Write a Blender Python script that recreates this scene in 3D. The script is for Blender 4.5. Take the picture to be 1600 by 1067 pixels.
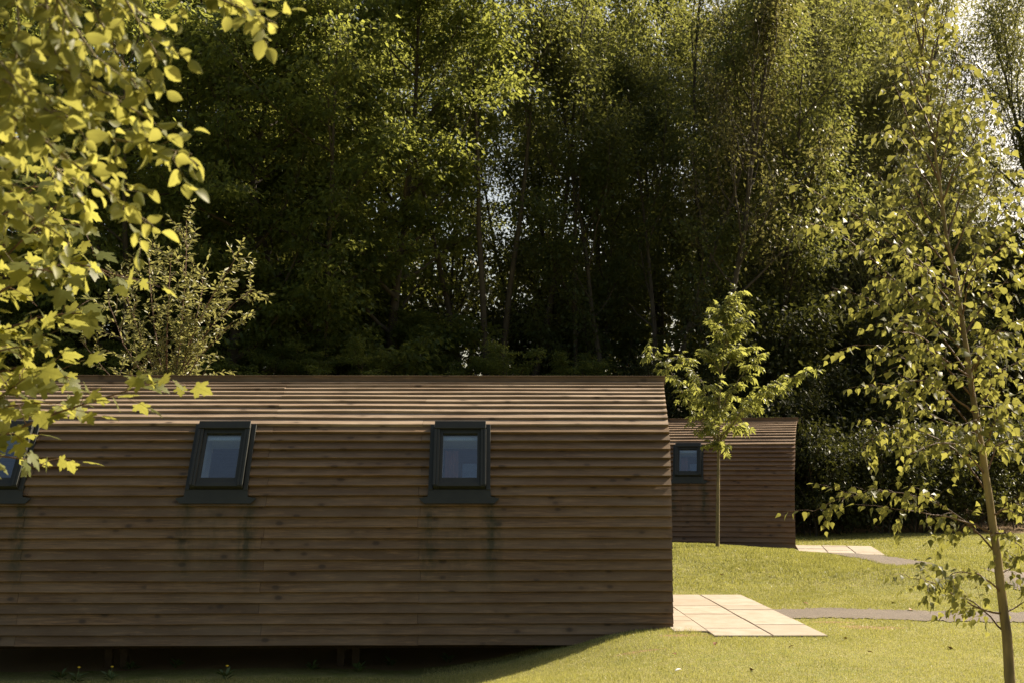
import bpy, math, random
import numpy as np
from mathutils import Vector, Matrix

for o in list(bpy.data.objects):
    bpy.data.objects.remove(o, do_unlink=True)
sc = bpy.context.scene
COL = sc.collection

# ---------------------------------------------------------------- camera
F = 1900.0                      # focal length in photo pixels (photo 1600 x 1067)
PITCH = math.atan(202.0 / F)
CAM = np.array([0.0, 0.0, 1.75])
cd = bpy.data.cameras.new('camera')
cd.sensor_width = 36.0
cd.lens = 36.0 * F / 1600.0
cd.clip_start = 0.05
cd.clip_end = 3000.0
cd.dof.use_dof = True
cd.dof.focus_distance = 14.5
cd.dof.aperture_fstop = 5.6
cam = bpy.data.objects.new('camera', cd)
cam.location = CAM
cam.rotation_euler = (math.pi / 2 + PITCH, 0, 0)
COL.objects.link(cam)
sc.camera = cam

# ---------------------------------------------------------------- sky, sun, exposure
SUN = np.array([1.15, 0.75, 1.0]); SUN /= np.linalg.norm(SUN)
w = bpy.data.worlds.new('World'); sc.world = w; w.use_nodes = True
nt = w.node_tree
sky = nt.nodes.new('ShaderNodeTexSky'); sky.sky_type = 'NISHITA'; sky.sun_disc = False
sky.sun_elevation = math.asin(SUN[2]); sky.sun_rotation = math.atan2(SUN[0], SUN[1])
sky.air_density = 1.0; sky.dust_density = 4.0; sky.ozone_density = 0.7
bg = nt.nodes['Background']; bg.inputs['Strength'].default_value = 0.072
wt = nt.nodes.new('ShaderNodeMix'); wt.data_type = 'RGBA'; wt.blend_type = 'MULTIPLY'; wt.inputs[0].default_value = 1.0
wt.inputs[7].default_value = (1.0, .93, .80, 1.0)          # warm white balance of the photograph
nt.links.new(sky.outputs[0], wt.inputs[6]); nt.links.new(wt.outputs[2], bg.inputs[0])
sd = bpy.data.lights.new('sun', 'SUN'); sd.energy = 5.0; sd.angle = math.radians(0.55)
sd.color = (1.0, 0.88, 0.69)
so = bpy.data.objects.new('sun', sd)
so.rotation_euler = Vector(SUN).to_track_quat('Z', 'Y').to_euler()
so.location = (30, 25, 30)
COL.objects.link(so)
vs = sc.view_settings
vs.view_transform = 'Standard'; vs.look = 'None'; vs.exposure = 1.38; vs.gamma = 1.0
cy = sc.cycles
cy.max_bounces = 7; cy.diffuse_bounces = 3; cy.glossy_bounces = 3; cy.transmission_bounces = 5
cy.transparent_max_bounces = 8; cy.sample_clamp_indirect = 6.0; cy.caustics_reflective = False
cy.caustics_refractive = False
cy.use_denoising = True
cy.denoising_prefilter = 'NONE'
cy.use_adaptive_sampling = False

# ---------------------------------------------------------------- pixel helpers
def ray(px, py):
    a = (px - 800.0) / F; b = -(py - 533.5) / F
    return np.array([a, math.cos(PITCH) - b * math.sin(PITCH), math.sin(PITCH) + b * math.cos(PITCH)])
def at_y(px, py, Y):
    r = ray(px, py); return CAM + r * (Y / r[1])
def at_z(px, py, z=0.0):
    r = ray(px, py); return CAM + r * ((z - CAM[2]) / r[2])

# ---------------------------------------------------------------- object helpers
def link(o, parent=None):
    COL.objects.link(o)
    if parent is not None: o.parent = parent
    return o
def tag(o, label=None, cat=None, group=None, kind=None):
    if label: o['label'] = label
    if cat: o['category'] = cat
    if group: o['group'] = group
    if kind: o['kind'] = kind
    return o
def empty(name, loc=(0, 0, 0), rz=0.0, parent=None):
    o = bpy.data.objects.new(name, None); o.location = loc; o.rotation_euler = (0, 0, rz)
    o.empty_display_size = 0.2
    return link(o, parent)
def mesh_np(name, V, faces, mats, tint=None, smooth=False, midx=None):
    """faces: list of (n,k) arrays"""
    V = np.asarray(V, dtype=np.float32)
    me = bpy.data.meshes.new(name)
    faces = [np.asarray(f, dtype=np.int32) for f in faces if len(f)]
    loops = np.concatenate([f.ravel() for f in faces])
    starts = []; pos = 0
    for f in faces:
        n, k = f.shape
        starts.append(pos + np.arange(n) * k); pos += n * k
    starts = np.concatenate(starts).astype(np.int32)
    me.vertices.add(len(V)); me.vertices.foreach_set('co', V.ravel())
    me.loops.add(len(loops)); me.loops.foreach_set('vertex_index', loops)
    me.polygons.add(len(starts)); me.polygons.foreach_set('loop_start', starts)
    if not isinstance(mats, (list, tuple)): mats = [mats]
    for m in mats: me.materials.append(m)
    if midx is not None: me.polygons.foreach_set('material_index', np.asarray(midx, dtype=np.int32))
    me.update(calc_edges=True)
    me.polygons.foreach_set('use_smooth', np.full(len(me.polygons), bool(smooth)))
    if tint is not None:
        a = me.attributes.new('tint', 'FLOAT', 'POINT')
        a.data.foreach_set('value', np.asarray(tint, dtype=np.float32))
    me.validate()
    return me
def obj(name, me, parent=None):
    return link(bpy.data.objects.new(name, me), parent)

class MB:
    """collects simple shapes into one mesh"""
    def __init__(s): s.V = []; s.F4 = []; s.F3 = []; s.n = 0; s.poly = []
    def add(s, V, F4=(), F3=()):
        V = np.asarray(V, float)
        if len(F4): s.F4.append(np.asarray(F4) + s.n)
        if len(F3): s.F3.append(np.asarray(F3) + s.n)
        s.V.append(V); s.n += len(V)
    def box(s, x0, x1, y0, y1, z0, z1, M=None):
        V = np.array([[x, y, z] for z in (z0, z1) for y in (y0, y1) for x in (x0, x1)], float)
        if M is not None: V = M(V)
        s.add(V, [[0, 2, 3, 1], [4, 5, 7, 6], [0, 1, 5, 4], [2, 6, 7, 3], [0, 4, 6, 2], [1, 3, 7, 5]])
    def tube(s, pts, rad, sides=6):
        V, Fq = tube(pts, rad, sides); s.add(V, Fq)
    def mesh(s, name, mat, smooth=False):
        fs = []
        if s.F4: fs.append(np.concatenate(s.F4))
        if s.F3: fs.append(np.concatenate(s.F3))
        return mesh_np(name, np.concatenate(s.V), fs, mat, smooth=smooth)
    def build(s, name, mat, parent=None, smooth=False, bevel=0.0):
        o = obj(name, s.mesh(name, mat, smooth), parent)
        if bevel:
            b = o.modifiers.new('bevel', 'BEVEL'); b.width = bevel; b.segments = 2; b.limit_method = 'ANGLE'
        return o

def tube(pts, rad, sides=6):
    P = np.asarray(pts, float); n = len(P)
    R = np.broadcast_to(np.asarray(rad, float), (n,))
    T = np.gradient(P, axis=0); T /= np.linalg.norm(T, axis=1)[:, None] + 1e-9
    ref = np.array([0.31, 0.17, 0.93]) if abs(T[0][2]) < 0.8 else np.array([0.95, 0.3, 0.05])
    A = np.cross(T, ref); A /= np.linalg.norm(A, axis=1)[:, None] + 1e-9
    B = np.cross(T, A)
    th = np.arange(sides) * 2 * math.pi / sides
    V = P[:, None, :] + R[:, None, None] * (np.cos(th)[None, :, None] * A[:, None, :] + np.sin(th)[None, :, None] * B[:, None, :])
    i = np.arange(n - 1)[:, None] * sides; j = np.arange(sides)[None, :]; k = (j + 1) % sides
    Fq = np.stack([i + j, i + k, i + sides + k, i + sides + j], axis=-1).reshape(-1, 4)
    return V.reshape(-1, 3), Fq

def unit(v):
    v = np.asarray(v, float); return v / (np.linalg.norm(v, axis=-1, keepdims=True) + 1e-9)

# leaf templates: y from stalk (0) to tip (1), x width, z curl
def tmpl(kind):
    if kind == 'kite':
        V = [[0, 0, 0], [.3, .45, .07], [0, 1, -.06], [-.3, .45, .07]]
        return np.array(V), None, np.array([[0, 1, 2], [0, 2, 3]])
    if kind == 'narrow':
        V = [[0, 0, 0], [.14, .45, .03], [0, 1, -.08], [-.14, .45, .03]]
        return np.array(V), None, np.array([[0, 1, 2], [0, 2, 3]])
    if kind == 'lance':
        V = [[0, 0, 0], [.17, .30, .05], [.15, .62, .02], [0, 1, -.12], [-.15, .62, .02], [-.17, .30, .05]]
        return np.array(V), np.array([[0, 1, 2, 3], [0, 3, 4, 5]]), None
    if kind == 'oval':
        ys = [0, .14, .34, .56, .78, .93, 1.0]; ws = [.012, .20, .335, .35, .25, .10, .004]
        V = []
        for y, x in zip(ys, ws):
            c = -.34 * y * y
            V += [[-x, y, c + .34 * x], [0, y, c - .03], [x, y, c + .30 * x]]
        F4 = []
        for i in range(len(ys) - 1):
            a = i * 3; F4 += [[a, a + 1, a + 4, a + 3], [a + 1, a + 2, a + 5, a + 4]]
        return np.array(V), np.array(F4), None
    if kind == 'birch':
        ys = [0, .06, .24, .42, .68, 1.0]; ws = [.01, .20, .385, .33, .15, .004]
        V = []
        for y, x in zip(ys, ws):
            c = -.18 * y * y
            V += [[-x, y, c + .22 * x], [0, y, c], [x, y, c + .22 * x]]
        F4 = []
        for i in range(len(ys) - 1):
            a = i * 3; F4 += [[a, a + 1, a + 4, a + 3], [a + 1, a + 2, a + 5, a + 4]]
        return np.array(V), np.array(F4), None
    if kind == 'maple':
        out = [(0, 0), (.10, .03), (.30, -.06), (.40, .03), (.37, .12), (.36, .19), (.50, .25), (.66, .42), (.56, .46),
               (.50, .55), (.38, .50), (.26, .48), (.27, .60), (.34, .74), (.22, .77), (.13, .90), (0, 1.06)]
        right = [[x, y, .10 * x - .16 * y * y - .18 * x * x] for x, y in out]
        left = [[-x, y, z] for x, y, z in right[-2:0:-1]]
        ring = right + left
        c = [0, .36, .02]
        V = ring + [c]
        n = len(ring)
        F3 = [[i, (i + 1) % n, n] for i in range(n)]
        return np.array(V), None, np.array(F3)
    if kind == 'palmate':                       # a fan of five drooping leaflets
        V = []; F3 = []
        for a in (-70, -34, 0, 34, 70):
            c, s_ = math.cos(math.radians(a)), math.sin(math.radians(a)); L = 1.0 - abs(a) / 160.0
            for x, y, z in ([0, 0, 0], [.15, .58, .01], [0, 1, -.22], [-.15, .58, .01]):
                x *= L; y *= L; V.append([c * x + s_ * y, -s_ * x + c * y, z * L])
            k = len(V) - 4; F3 += [[k, k + 1, k + 2], [k, k + 2, k + 3]]
        return np.array(V), None, np.array(F3)
TM = {k: tmpl(k) for k in ('kite', 'narrow', 'lance', 'oval', 'birch', 'maple', 'palmate')}

def leaf_cloud(name, kind, P, D, N, S, mat, tint, smooth=False):
    tv, f4, f3 = TM[kind]
    P = np.asarray(P, float); S = np.asarray(S, float)
    t = unit(D); b = unit(np.cross(N, t)); n = np.cross(t, b)
    V = P[:, None, :] + S[:, None, None] * (tv[None, :, 0, None] * -b[:, None, :] + tv[None, :, 1, None] * t[:, None, :] + tv[None, :, 2, None] * n[:, None, :])
    k = len(tv); off = (np.arange(len(P)) * k)[:, None, None]
    fs = []
    if f4 is not None: fs.append((f4[None] + off).reshape(-1, 4))
    if f3 is not None: fs.append((f3[None] + off).reshape(-1, 3))
    return mesh_np(name, V.reshape(-1, 3), fs, mat, tint=np.repeat(np.asarray(tint), k), smooth=smooth)

def leaf_mesh(name, kind, mat):
    tv, f4, f3 = TM[kind]
    V = tv.copy(); V[:, 0] *= -1
    fs = []
    if f4 is not None: fs.append(f4)
    if f3 is not None: fs.append(f3)
    return mesh_np(name, V, fs, mat, smooth=True)

def leaf_objects(me, P, D, N, S, parent, name='leaf'):
    inv = np.array(parent.matrix_world)[:3, 3] * 0 + np.array(parent.location)
    t = unit(D); b = unit(np.cross(N, t)); n = np.cross(t, b)
    for i in range(len(P)):
        o = bpy.data.objects.new(name, me)
        M = np.eye(4); M[:3, 0] = b[i] * S[i]; M[:3, 1] = t[i] * S[i]; M[:3, 2] = n[i] * S[i]; M[:3, 3] = P[i] - inv
        o.matrix_local = Matrix(M.tolist())
        COL.objects.link(o); o.parent = parent

# ---------------------------------------------------------------- materials
def new_mat(name):
    m = bpy.data.materials.new(name); m.use_nodes = True
    t = m.node_tree; t.nodes.clear()
    out = t.nodes.new('ShaderNodeOutputMaterial')
    return m, t, out
def N(t, kind, **kw):
    n = t.nodes.new('ShaderNode' + kind)
    for k, v in kw.items():
        if k in n.inputs.keys(): n.inputs[k].default_value = v
        else: setattr(n, k, v)
    return n
def mixc(t, fac, a, b, mode='MIX'):
    n = t.nodes.new('ShaderNodeMix'); n.data_type = 'RGBA'; n.blend_type = mode
    for s, v in ((n.inputs[0], fac), (n.inputs[6], a), (n.inputs[7], b)):
        if isinstance(v, bpy.types.NodeSocket): t.links.new(v, s)
        elif isinstance(v, (tuple, list)): s.default_value = (*v[:3], 1.0)
        else: s.default_value = v
    return n.outputs[2]
def math_(t, op, a, b=0.0, clamp=False):
    n = t.nodes.new('ShaderNodeMath'); n.operation = op; n.use_clamp = clamp
    for s, v in ((n.inputs[0], a), (n.inputs[1], b)):
        if isinstance(v, bpy.types.NodeSocket): t.links.new(v, s)
        else: s.default_value = v
    return n.outputs[0]
def ramp(t, fac, lo, hi):
    n = t.nodes.new('ShaderNodeMapRange'); n.clamp = True
    t.links.new(fac, n.inputs[0]); n.inputs[1].default_value = lo; n.inputs[2].default_value = hi
    return n.outputs[0]
def noise(t, co, scale, detail=4.0, rough=0.55, mapping=None):
    if mapping is not None:
        mp = t.nodes.new('ShaderNodeMapping'); mp.inputs['Scale'].default_value = mapping
        t.links.new(co, mp.inputs[0]); co = mp.outputs[0]
    n = N(t, 'TexNoise', Scale=scale, Detail=detail, Roughness=rough); t.links.new(co, n.inputs['Vector'])
    return n.outputs[0]

def leaf_mat(name, dark, light, glow, trans=0.45, rough=0.42, spec=0.35, per_object=False):
    m, t, out = new_mat(name)
    if per_object: f = N(t, 'ObjectInfo').outputs['Random']
    else: f = N(t, 'Attribute', attribute_name='tint').outputs['Fac']
    c = mixc(t, f, dark, light)
    g = mixc(t, f, tuple(x * .75 for x in glow), tuple(min(1, x * 1.15) for x in glow))
    if per_object:                              # veins and blemishes on the leaves one can tell apart
        co = N(t, 'TexCoord').outputs['Object']; sx = N(t, 'SeparateXYZ'); t.links.new(co, sx.inputs[0])
        ax = math_(t, 'ABSOLUTE', sx.outputs[0])
        rib = math_(t, 'SUBTRACT', 1.0, ramp(t, ax, .008, .028))
        ph = math_(t, 'FRACT', math_(t, 'MULTIPLY', math_(t, 'SUBTRACT', sx.outputs[1], math_(t, 'MULTIPLY', ax, .8)), 8.0))
        side = math_(t, 'MULTIPLY', math_(t, 'SUBTRACT', 1.0, ramp(t, ph, .0, .14)), .45)
        vein = math_(t, 'MAXIMUM', rib, side)
        bl = ramp(t, noise(t, co, 3.0, 4), .60, .72)
        g = mixc(t, math_(t, 'MULTIPLY', vein, .45), g, tuple(x * .45 for x in glow))
        g = mixc(t, math_(t, 'MULTIPLY', ramp(t, noise(t, co, 1.6, 3), .35, .7), .5), g, tuple(x * .6 for x in glow))
        g = mixc(t, math_(t, 'MULTIPLY', bl, .5), g, (.22, .13, .04)); c = mixc(t, math_(t, 'MULTIPLY', bl, .5), c, (.12, .07, .03))
        c = mixc(t, math_(t, 'MULTIPLY', vein, .4), c, tuple(min(1, x * 1.6) for x in light))
    p = N(t, 'BsdfPrincipled', Roughness=rough); p.inputs['Specular IOR Level'].default_value = spec
    t.links.new(c, p.inputs['Base Color'])
    tr = N(t, 'BsdfTranslucent'); t.links.new(g, tr.inputs[0])
    mx = N(t, 'MixShader', Fac=trans); t.links.new(p.outputs[0], mx.inputs[1]); t.links.new(tr.outputs[0], mx.inputs[2])
    t.links.new(mx.outputs[0], out.inputs[0])
    return m
def bark_mat(name, a, b, scale=14.0, rough=0.9):
    m, t, out = new_mat(name)
    co = N(t, 'TexCoord').outputs['Object']
    n1 = noise(t, co, scale, 5, .6, (1, 1, .22)); n2 = noise(t, co, 2.0, 3)
    f = math_(t, 'ADD', math_(t, 'MULTIPLY', n1, .7), math_(t, 'MULTIPLY', n2, .3))
    c = mixc(t, ramp(t, f, .35, .65), a, b)
    p = N(t, 'BsdfPrincipled', Roughness=rough); t.links.new(c, p.inputs['Base Color'])
    bp = N(t, 'Bump', Strength=.6, Distance=.02); t.links.new(n1, bp.inputs['Height']); t.links.new(bp.outputs[0], p.inputs['Normal'])
    t.links.new(p.outputs[0], out.inputs[0]); return m
def plain_mat(name, c, rough=.5, spec=.5, metal=0.0, var=0.0):
    m, t, out = new_mat(name)
    p = N(t, 'BsdfPrincipled', Roughness=rough, Metallic=metal); p.inputs['Specular IOR Level'].default_value = spec
    co = N(t, 'TexCoord').outputs['Object']
    n1 = noise(t, co, 9.0, 4)
    k = 1.0 - var
    t.links.new(mixc(t, ramp(t, n1, .3, .7), tuple(x * k for x in c), tuple(min(1, x * (1 + var)) for x in c)), p.inputs['Base Color'])
    t.links.new(p.outputs[0], out.inputs[0]); return m

WIN_X = (-2.40, -5.15, -7.68)
def wood_mat(name, cA, cB, cGrey, grey, stain=True):
    """weathered softwood: grain along x, knots, damp blotches, green algae runs below the roof windows"""
    m, t, out = new_mat(name)
    co = N(t, 'TexCoord').outputs['Object']
    rnd = N(t, 'ObjectInfo').outputs['Random']
    cmb = N(t, 'CombineXYZ'); t.links.new(math_(t, 'MULTIPLY', rnd, 37.0), cmb.inputs[0]); t.links.new(math_(t, 'MULTIPLY', rnd, 11.0), cmb.inputs[1])
    va = N(t, 'VectorMath', operation='ADD'); t.links.new(co, va.inputs[0]); t.links.new(cmb.outputs[0], va.inputs[1])
    cs = va.outputs[0]
    grain = noise(t, cs, 7.0, 6, .62, (.35, 9, 9)); fine = noise(t, cs, 30.0, 4, .6, (.25, 8, 8))
    blot = noise(t, co, 1.3, 5, .6, (.7, 1.4, 1.4))
    base = mixc(t, rnd, cA, cB)
    base = mixc(t, ramp(t, grain, .40, .64), base, tuple(x * .45 for x in cA))
    base = mixc(t, math_(t, 'MULTIPLY', ramp(t, fine, .50, .70), .6), base, tuple(x * .42 for x in cA))
    streak = noise(t, cs, 5.0, 5, .7, (.55, 6, 6))
    base = mixc(t, math_(t, 'MULTIPLY', ramp(t, streak, .50, .66), .6), base, tuple(x * .38 for x in cA))
    base = mixc(t, math_(t, 'MULTIPLY', ramp(t, streak, .46, .34), .5), base, tuple(min(1, x * 1.35) for x in cA))
    gmask = math_(t, 'MULTIPLY', ramp(t, noise(t, cs, 2.1, 4, .6, (.5, 2, 2)), .36, .66), grey)
    base = mixc(t, gmask, base, cGrey)
    # knots
    mp = N(t, 'Mapping'); mp.inputs['Scale'].default_value = (3.6, 6.0, 6.0); t.links.new(cs, mp.inputs[0])
    vo = N(t, 'TexVoronoi', Scale=1.0, Randomness=1.0); t.links.new(mp.outputs[0], vo.inputs['Vector'])
    d = vo.outputs['Distance']
    kn = math_(t, 'SUBTRACT', 1.0, ramp(t, d, .10, .20)); ringm = math_(t, 'SUBTRACT', 1.0, ramp(t, d, .18, .42))
    sep = N(t, 'SeparateColor'); t.links.new(vo.outputs['Color'], sep.inputs[0])
    gate = ramp(t, sep.outputs[0], .22, .26)
    base = mixc(t, math_(t, 'MULTIPLY', math_(t, 'MULTIPLY', ringm, gate), .45), base, tuple(x * .5 for x in cA))
    base = mixc(t, math_(t, 'MULTIPLY', math_(t, 'MULTIPLY', kn, gate), .85), base, tuple(x * .22 for x in cA))
    # damp blotches
    base = mixc(t, math_(t, 'MULTIPLY', ramp(t, blot, .52, .74), .55), base, tuple(x * .38 for x in cA))
    if stain:
        sx = N(t, 'SeparateXYZ'); t.links.new(co, sx.inputs[0])
        X, Z = sx.outputs[0], sx.outputs[2]
        tot = None
        wob = math_(t, 'MULTIPLY', math_(t, 'SUBTRACT', noise(t, co, 3.0, 3), .5), .16)
        for wx in WIN_X:
            for off, amp, wd in ((-.33, .8, .16), (.36, 1.0, .15), (0.0, .45, .30)):
                dx = math_(t, 'ABSOLUTE', math_(t, 'ADD', math_(t, 'SUBTRACT', X, wx + off), wob))
                b_ = math_(t, 'MULTIPLY', math_(t, 'SUBTRACT', 1.0, ramp(t, dx, .02, wd)), amp)
                tot = b_ if tot is None else math_(t, 'MAXIMUM', tot, b_)
        vz = math_(t, 'MULTIPLY', ramp(t, Z, .45, 1.0), math_(t, 'SUBTRACT', 1.0, ramp(t, Z, 1.60, 1.66)))
        st = math_(t, 'MULTIPLY', math_(t, 'MULTIPLY', tot, vz), ramp(t, noise(t, co, 9.0, 5, .65, (1.5, 1, .6)), .30, .62))
        base = mixc(t, math_(t, 'MULTIPLY', st, .8, True), base, (.018, .024, .006))
    p = N(t, 'BsdfPrincipled', Roughness=.58); p.inputs['Specular IOR Level'].default_value = .36
    t.links.new(base, p.inputs['Base Color'])
    h = math_(t, 'ADD', math_(t, 'MULTIPLY', grain, .6), math_(t, 'MULTIPLY', fine, .4))
    bp = N(t, 'Bump', Strength=.45, Distance=.006); t.links.new(h, bp.inputs['Height']); t.links.new(bp.outputs[0], p.inputs['Normal'])
    t.links.new(p.outputs[0], out.inputs[0]); return m

def glass_mat():
    m, t, out = new_mat('window_glass')
    tr = N(t, 'BsdfTransparent', Color=(.78, .84, .88, 1)); gl = N(t, 'BsdfGlossy', Roughness=.015)
    fr = N(t, 'LayerWeight', Blend=.28)
    mx = N(t, 'MixShader'); t.links.new(math_(t, 'ADD', math_(t, 'MULTIPLY', fr.outputs['Facing'], .35), .13, True), mx.inputs[0])
    t.links.new(tr.outputs[0], mx.inputs[1]); t.links.new(gl.outputs[0], mx.inputs[2]); t.links.new(mx.outputs[0], out.inputs[0])
    return m

M = {}
M['wood'] = wood_mat('weathered_larch', (.205, .120, .056), (.085, .050, .024), (.205, .146, .090), .42)
M['wood_roof'] = wood_mat('bleached_sunlit_larch', (.30, .205, .13), (.22, .15, .092), (.38, .29, .205), .7, False)  # roof boards weathered paler, colour also lightened to brighten the sunlit strips
M['wood_red_roof'] = wood_mat('bleached_sunlit_brown_larch', (.26, .165, .10), (.20, .125, .072), (.32, .23, .155), .6, False)  # far cabin's roof wood: weathered, with sun brightness in the colour too
M['wood_red'] = wood_mat('brown_larch', (.190, .098, .048), (.150, .078, .038), (.19, .125, .075), .45)
M['timber'] = plain_mat('rough_timber', (.055, .037, .022), .85, .2, 0, .3)
M['inner'] = plain_mat('cream_paint', (.62, .57, .50), .7, .3, 0, .06)
M['frame'] = plain_mat('grey_aluminium', (.026, .027, .023), .5, .28, 0, .12)
M['lining'] = plain_mat('white_lining', (.70, .72, .72), .45, .5, 0, .03)
M['curtain'] = plain_mat('terracotta_cloth', (.42, .16, .11), .9, .1, 0, .15)
M['pale_blue'] = plain_mat('pale_blue_panel', (.35, .42, .50), .9, .1, 0, .1)  # sky tone painted on the panel inside the first window
M['glass'] = glass_mat()
M['bark'] = bark_mat('dark_bark', (.030, .023, .015), (.075, .060, .040))
M['bark_birch'] = bark_mat('young_birch_bark', (.060, .040, .018), (.30, .215, .085), 9.0, .7)
M['bark_twig'] = bark_mat('red_brown_twig', (.070, .036, .018), (.16, .085, .040), 30.0, .7)
M['bark_young'] = bark_mat('olive_bark', (.09, .070, .030), (.20, .155, .07), 22.0, .8)
M['soil'] = plain_mat('bare_soil', (.10, .065, .038), .95, .1, 0, .4)

# ---------------------------------------------------------------- terrain shape
def sst(a, b, x):
    t = np.clip((x - a) / (b - a), 0, 1); return t * t * (3 - 2 * t)
def H(x, y):
    x = np.asarray(x, float); y = np.asarray(y, float)
    dip = -.52 * sst(1.95, -1.3, x) * sst(9.8, 13.0, y) * (1 - sst(18.5, 22, y))
    hill = .33 * np.exp(-((x - 3.0) / 2.7) ** 2 - ((y - 23.8) / 3.3) ** 2)
    hill = hill + .26 * np.exp(-((x - 6.6) / 1.7) ** 2 - ((y - 19.2) / 1.5) ** 2)
    und = .025 * np.sin(x * .9 + y * .5) * np.sin(y * .7 - x * .3) * sst(10, 14, y)
    bump = np.sin(x * 6.1 + 2.0 * np.sin(y * 3.3)) * np.sin(y * 5.3 + 1.6 * np.sin(x * 4.1 + 1)) + .6 * np.sin(x * 11.0 + y * 7.0 + 2 * np.sin(x * 5)) * np.sin(y * 10.0 - x * 4.0)
    und = und + bump * (.005 + .016 * np.exp(-((x - 4.6) / 3.0) ** 2 - ((y - 20.6) / 2.6) ** 2)) * (y > 9) * (y < 34)
    far = .03 * np.maximum(y - 42, 0) * (1 - sst(90, 140, y))
    flat = np.exp(-(np.maximum(np.abs(x - 2.2) - 1.3, 0) / .5) ** 2 - (np.maximum(np.abs(y - 15.3) - 2.2, 0) / .6) ** 2)
    hh = dip + hill + und
    hh = hh * (1 - flat * sst(.7, 1.9, x)) + far
    return hh

# paths (centre lines in world XY)
def poly(pts, n=60):
    P = np.array(pts, float); d = np.r_[0, np.cumsum(np.linalg.norm(np.diff(P, axis=0), axis=1))]
    s = np.linspace(0, d[-1], n)
    # Catmull-like smoothing of the linear interpolation
    Q = np.stack([np.interp(s, d, P[:, i]) for i in range(2)], 1)
    for _ in range(6): Q[1:-1] = (Q[:-2] + 2 * Q[1:-1] + Q[2:]) / 4
    return Q
def g(px, py, z=0.0): return at_z(px, py, z)[:2]
PATH_A = poly([(3.05, 15.15), g(1300, 957.5), g(1440, 961), g(1600, 965), (8.2, 14.3), (11, 14.6)])
PATH_B = poly([(7.15, 26.0), g(1335, 869), g(1400, 878), g(1470, 893), (7.9, 19.6), (7.7, 17.6), (8.0, 15.4), (8.6, 14.5)])
PATHS = ((PATH_A, .47), (PATH_B, .5))
def path_dist(x, y):
    best = np.full(np.shape(x), 9.0)
    for P, hw in PATHS:
        for a in P:
            best = np.minimum(best, np.hypot(x - a[0], y - a[1]) - hw)
    return best
CAB1 = np.array([(1047 - 800) / F * 13.87, 13.87]); YAW1 = math.radians(1.0)
CAB2 = np.array([6.43, 27.9]); YAW2 = math.radians(-11.0)
def in_cab(x, y, c, yaw, pad=0.0):
    dx, dy = x - c[0], y - c[1]
    u = dx * math.cos(yaw) + dy * math.sin(yaw); v = -dx * math.sin(yaw) + dy * math.cos(yaw)
    return (u < pad) & (u > -9.6) & (v > -pad) & (v < 3.6)
def to_cab(u, v, c, yaw):
    return np.array([c[0] + u * math.cos(yaw) - v * math.sin(yaw), c[1] + u * math.sin(yaw) + v * math.cos(yaw)])
PATIO1 = (1.70, 3.36, 13.15, 17.45)
def in_patio(x, y, pad=0.0):
    a = (x > PATIO1[0] - 2) & (x < PATIO1[1] + pad - .028 * (y - 13.15)) & (y > PATIO1[2] - pad + np.maximum(0, (2.35 - x)) * .9 + .02 * np.sin(x * 23)) & (y < PATIO1[3] + pad) & (x > 1.2)
    dx, dy = x - CAB2[0], y - CAB2[1]
    u = dx * math.cos(YAW2) + dy * math.sin(YAW2); v = -dx * math.sin(YAW2) + dy * math.cos(YAW2)
    b = (u > -.05) & (u < 1.75 + pad) & (v > -2.2 - pad) & (v < 1.0 + pad)
    return a | b
DIRT = [(g(1062, 992), .30, .12), (g(1150, 992), .55, .07), (g(1360, 978), .5, .18), (g(1300, 971), .35, .10), (g(1215, 992), .3, .06), (g(1280, 942, .1), .45, .10), (g(1000, 1012), .4, .10)]
def dirt(x, y):
    v = np.zeros(np.shape(x))
    for c, a, b in DIRT: v = np.maximum(v, np.exp(-((x - c[0]) / a) ** 2 - ((y - c[1]) / b) ** 2))
    return v

# ground sheet
def grid_lines(lo, hi, segs):
    out = [lo]
    for end, step in segs:
        n = max(1, int(round((end - out[-1]) / step))); out += list(np.linspace(out[-1], end, n + 1)[1:])
    return np.array(out)
gx = grid_lines(-600, 600, [(-100, 100), (-30, 10), (-9, 1.2), (12, .13), (30, 1.2), (100, 10), (600, 100)])
gy = grid_lines(-300, 900, [(-60, 60), (0, 10), (9, 1.0), (33, .13), (60, 1.5), (140, 8), (900, 95)])
GX, GY = np.meshgrid(gx, gy)
GZ = H(GX, GY)
V = np.stack([GX.ravel(), GY.ravel(), GZ.ravel()], 1)
nx, ny = len(gx), len(gy)
ii = np.arange(ny - 1)[:, None] * nx + np.arange(nx - 1)[None, :]
Fq = np.stack([ii, ii + 1, ii + nx + 1, ii + nx], -1).reshape(-1, 4)
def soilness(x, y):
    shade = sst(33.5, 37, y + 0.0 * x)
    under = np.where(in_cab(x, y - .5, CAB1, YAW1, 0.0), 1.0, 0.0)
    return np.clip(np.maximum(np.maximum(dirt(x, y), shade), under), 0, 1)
m, t, out = new_mat('lawn')
co = N(t, 'TexCoord').outputs['Object']
att = N(t, 'Attribute', attribute_name='tint').outputs['Fac']
n1 = noise(t, co, .55, 4); n2 = noise(t, co, 7.0, 5, .65); n3 = noise(t, co, 60.0, 3)
c = mixc(t, ramp(t, n1, .35, .65), (.16, .175, .034), (.25, .235, .068))
c = mixc(t, ramp(t, n2, .35, .7), c, (.27, .235, .095))
c = mixc(t, math_(t, 'MULTIPLY', ramp(t, n3, .4, .7), .6), c, (.050, .065, .014))
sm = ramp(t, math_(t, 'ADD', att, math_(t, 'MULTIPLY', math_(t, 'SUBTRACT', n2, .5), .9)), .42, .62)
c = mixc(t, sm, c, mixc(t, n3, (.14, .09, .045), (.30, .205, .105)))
p = N(t, 'BsdfPrincipled', Roughness=.9); t.links.new(c, p.inputs['Base Color']); p.inputs['Specular IOR Level'].default_value = .15
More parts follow.
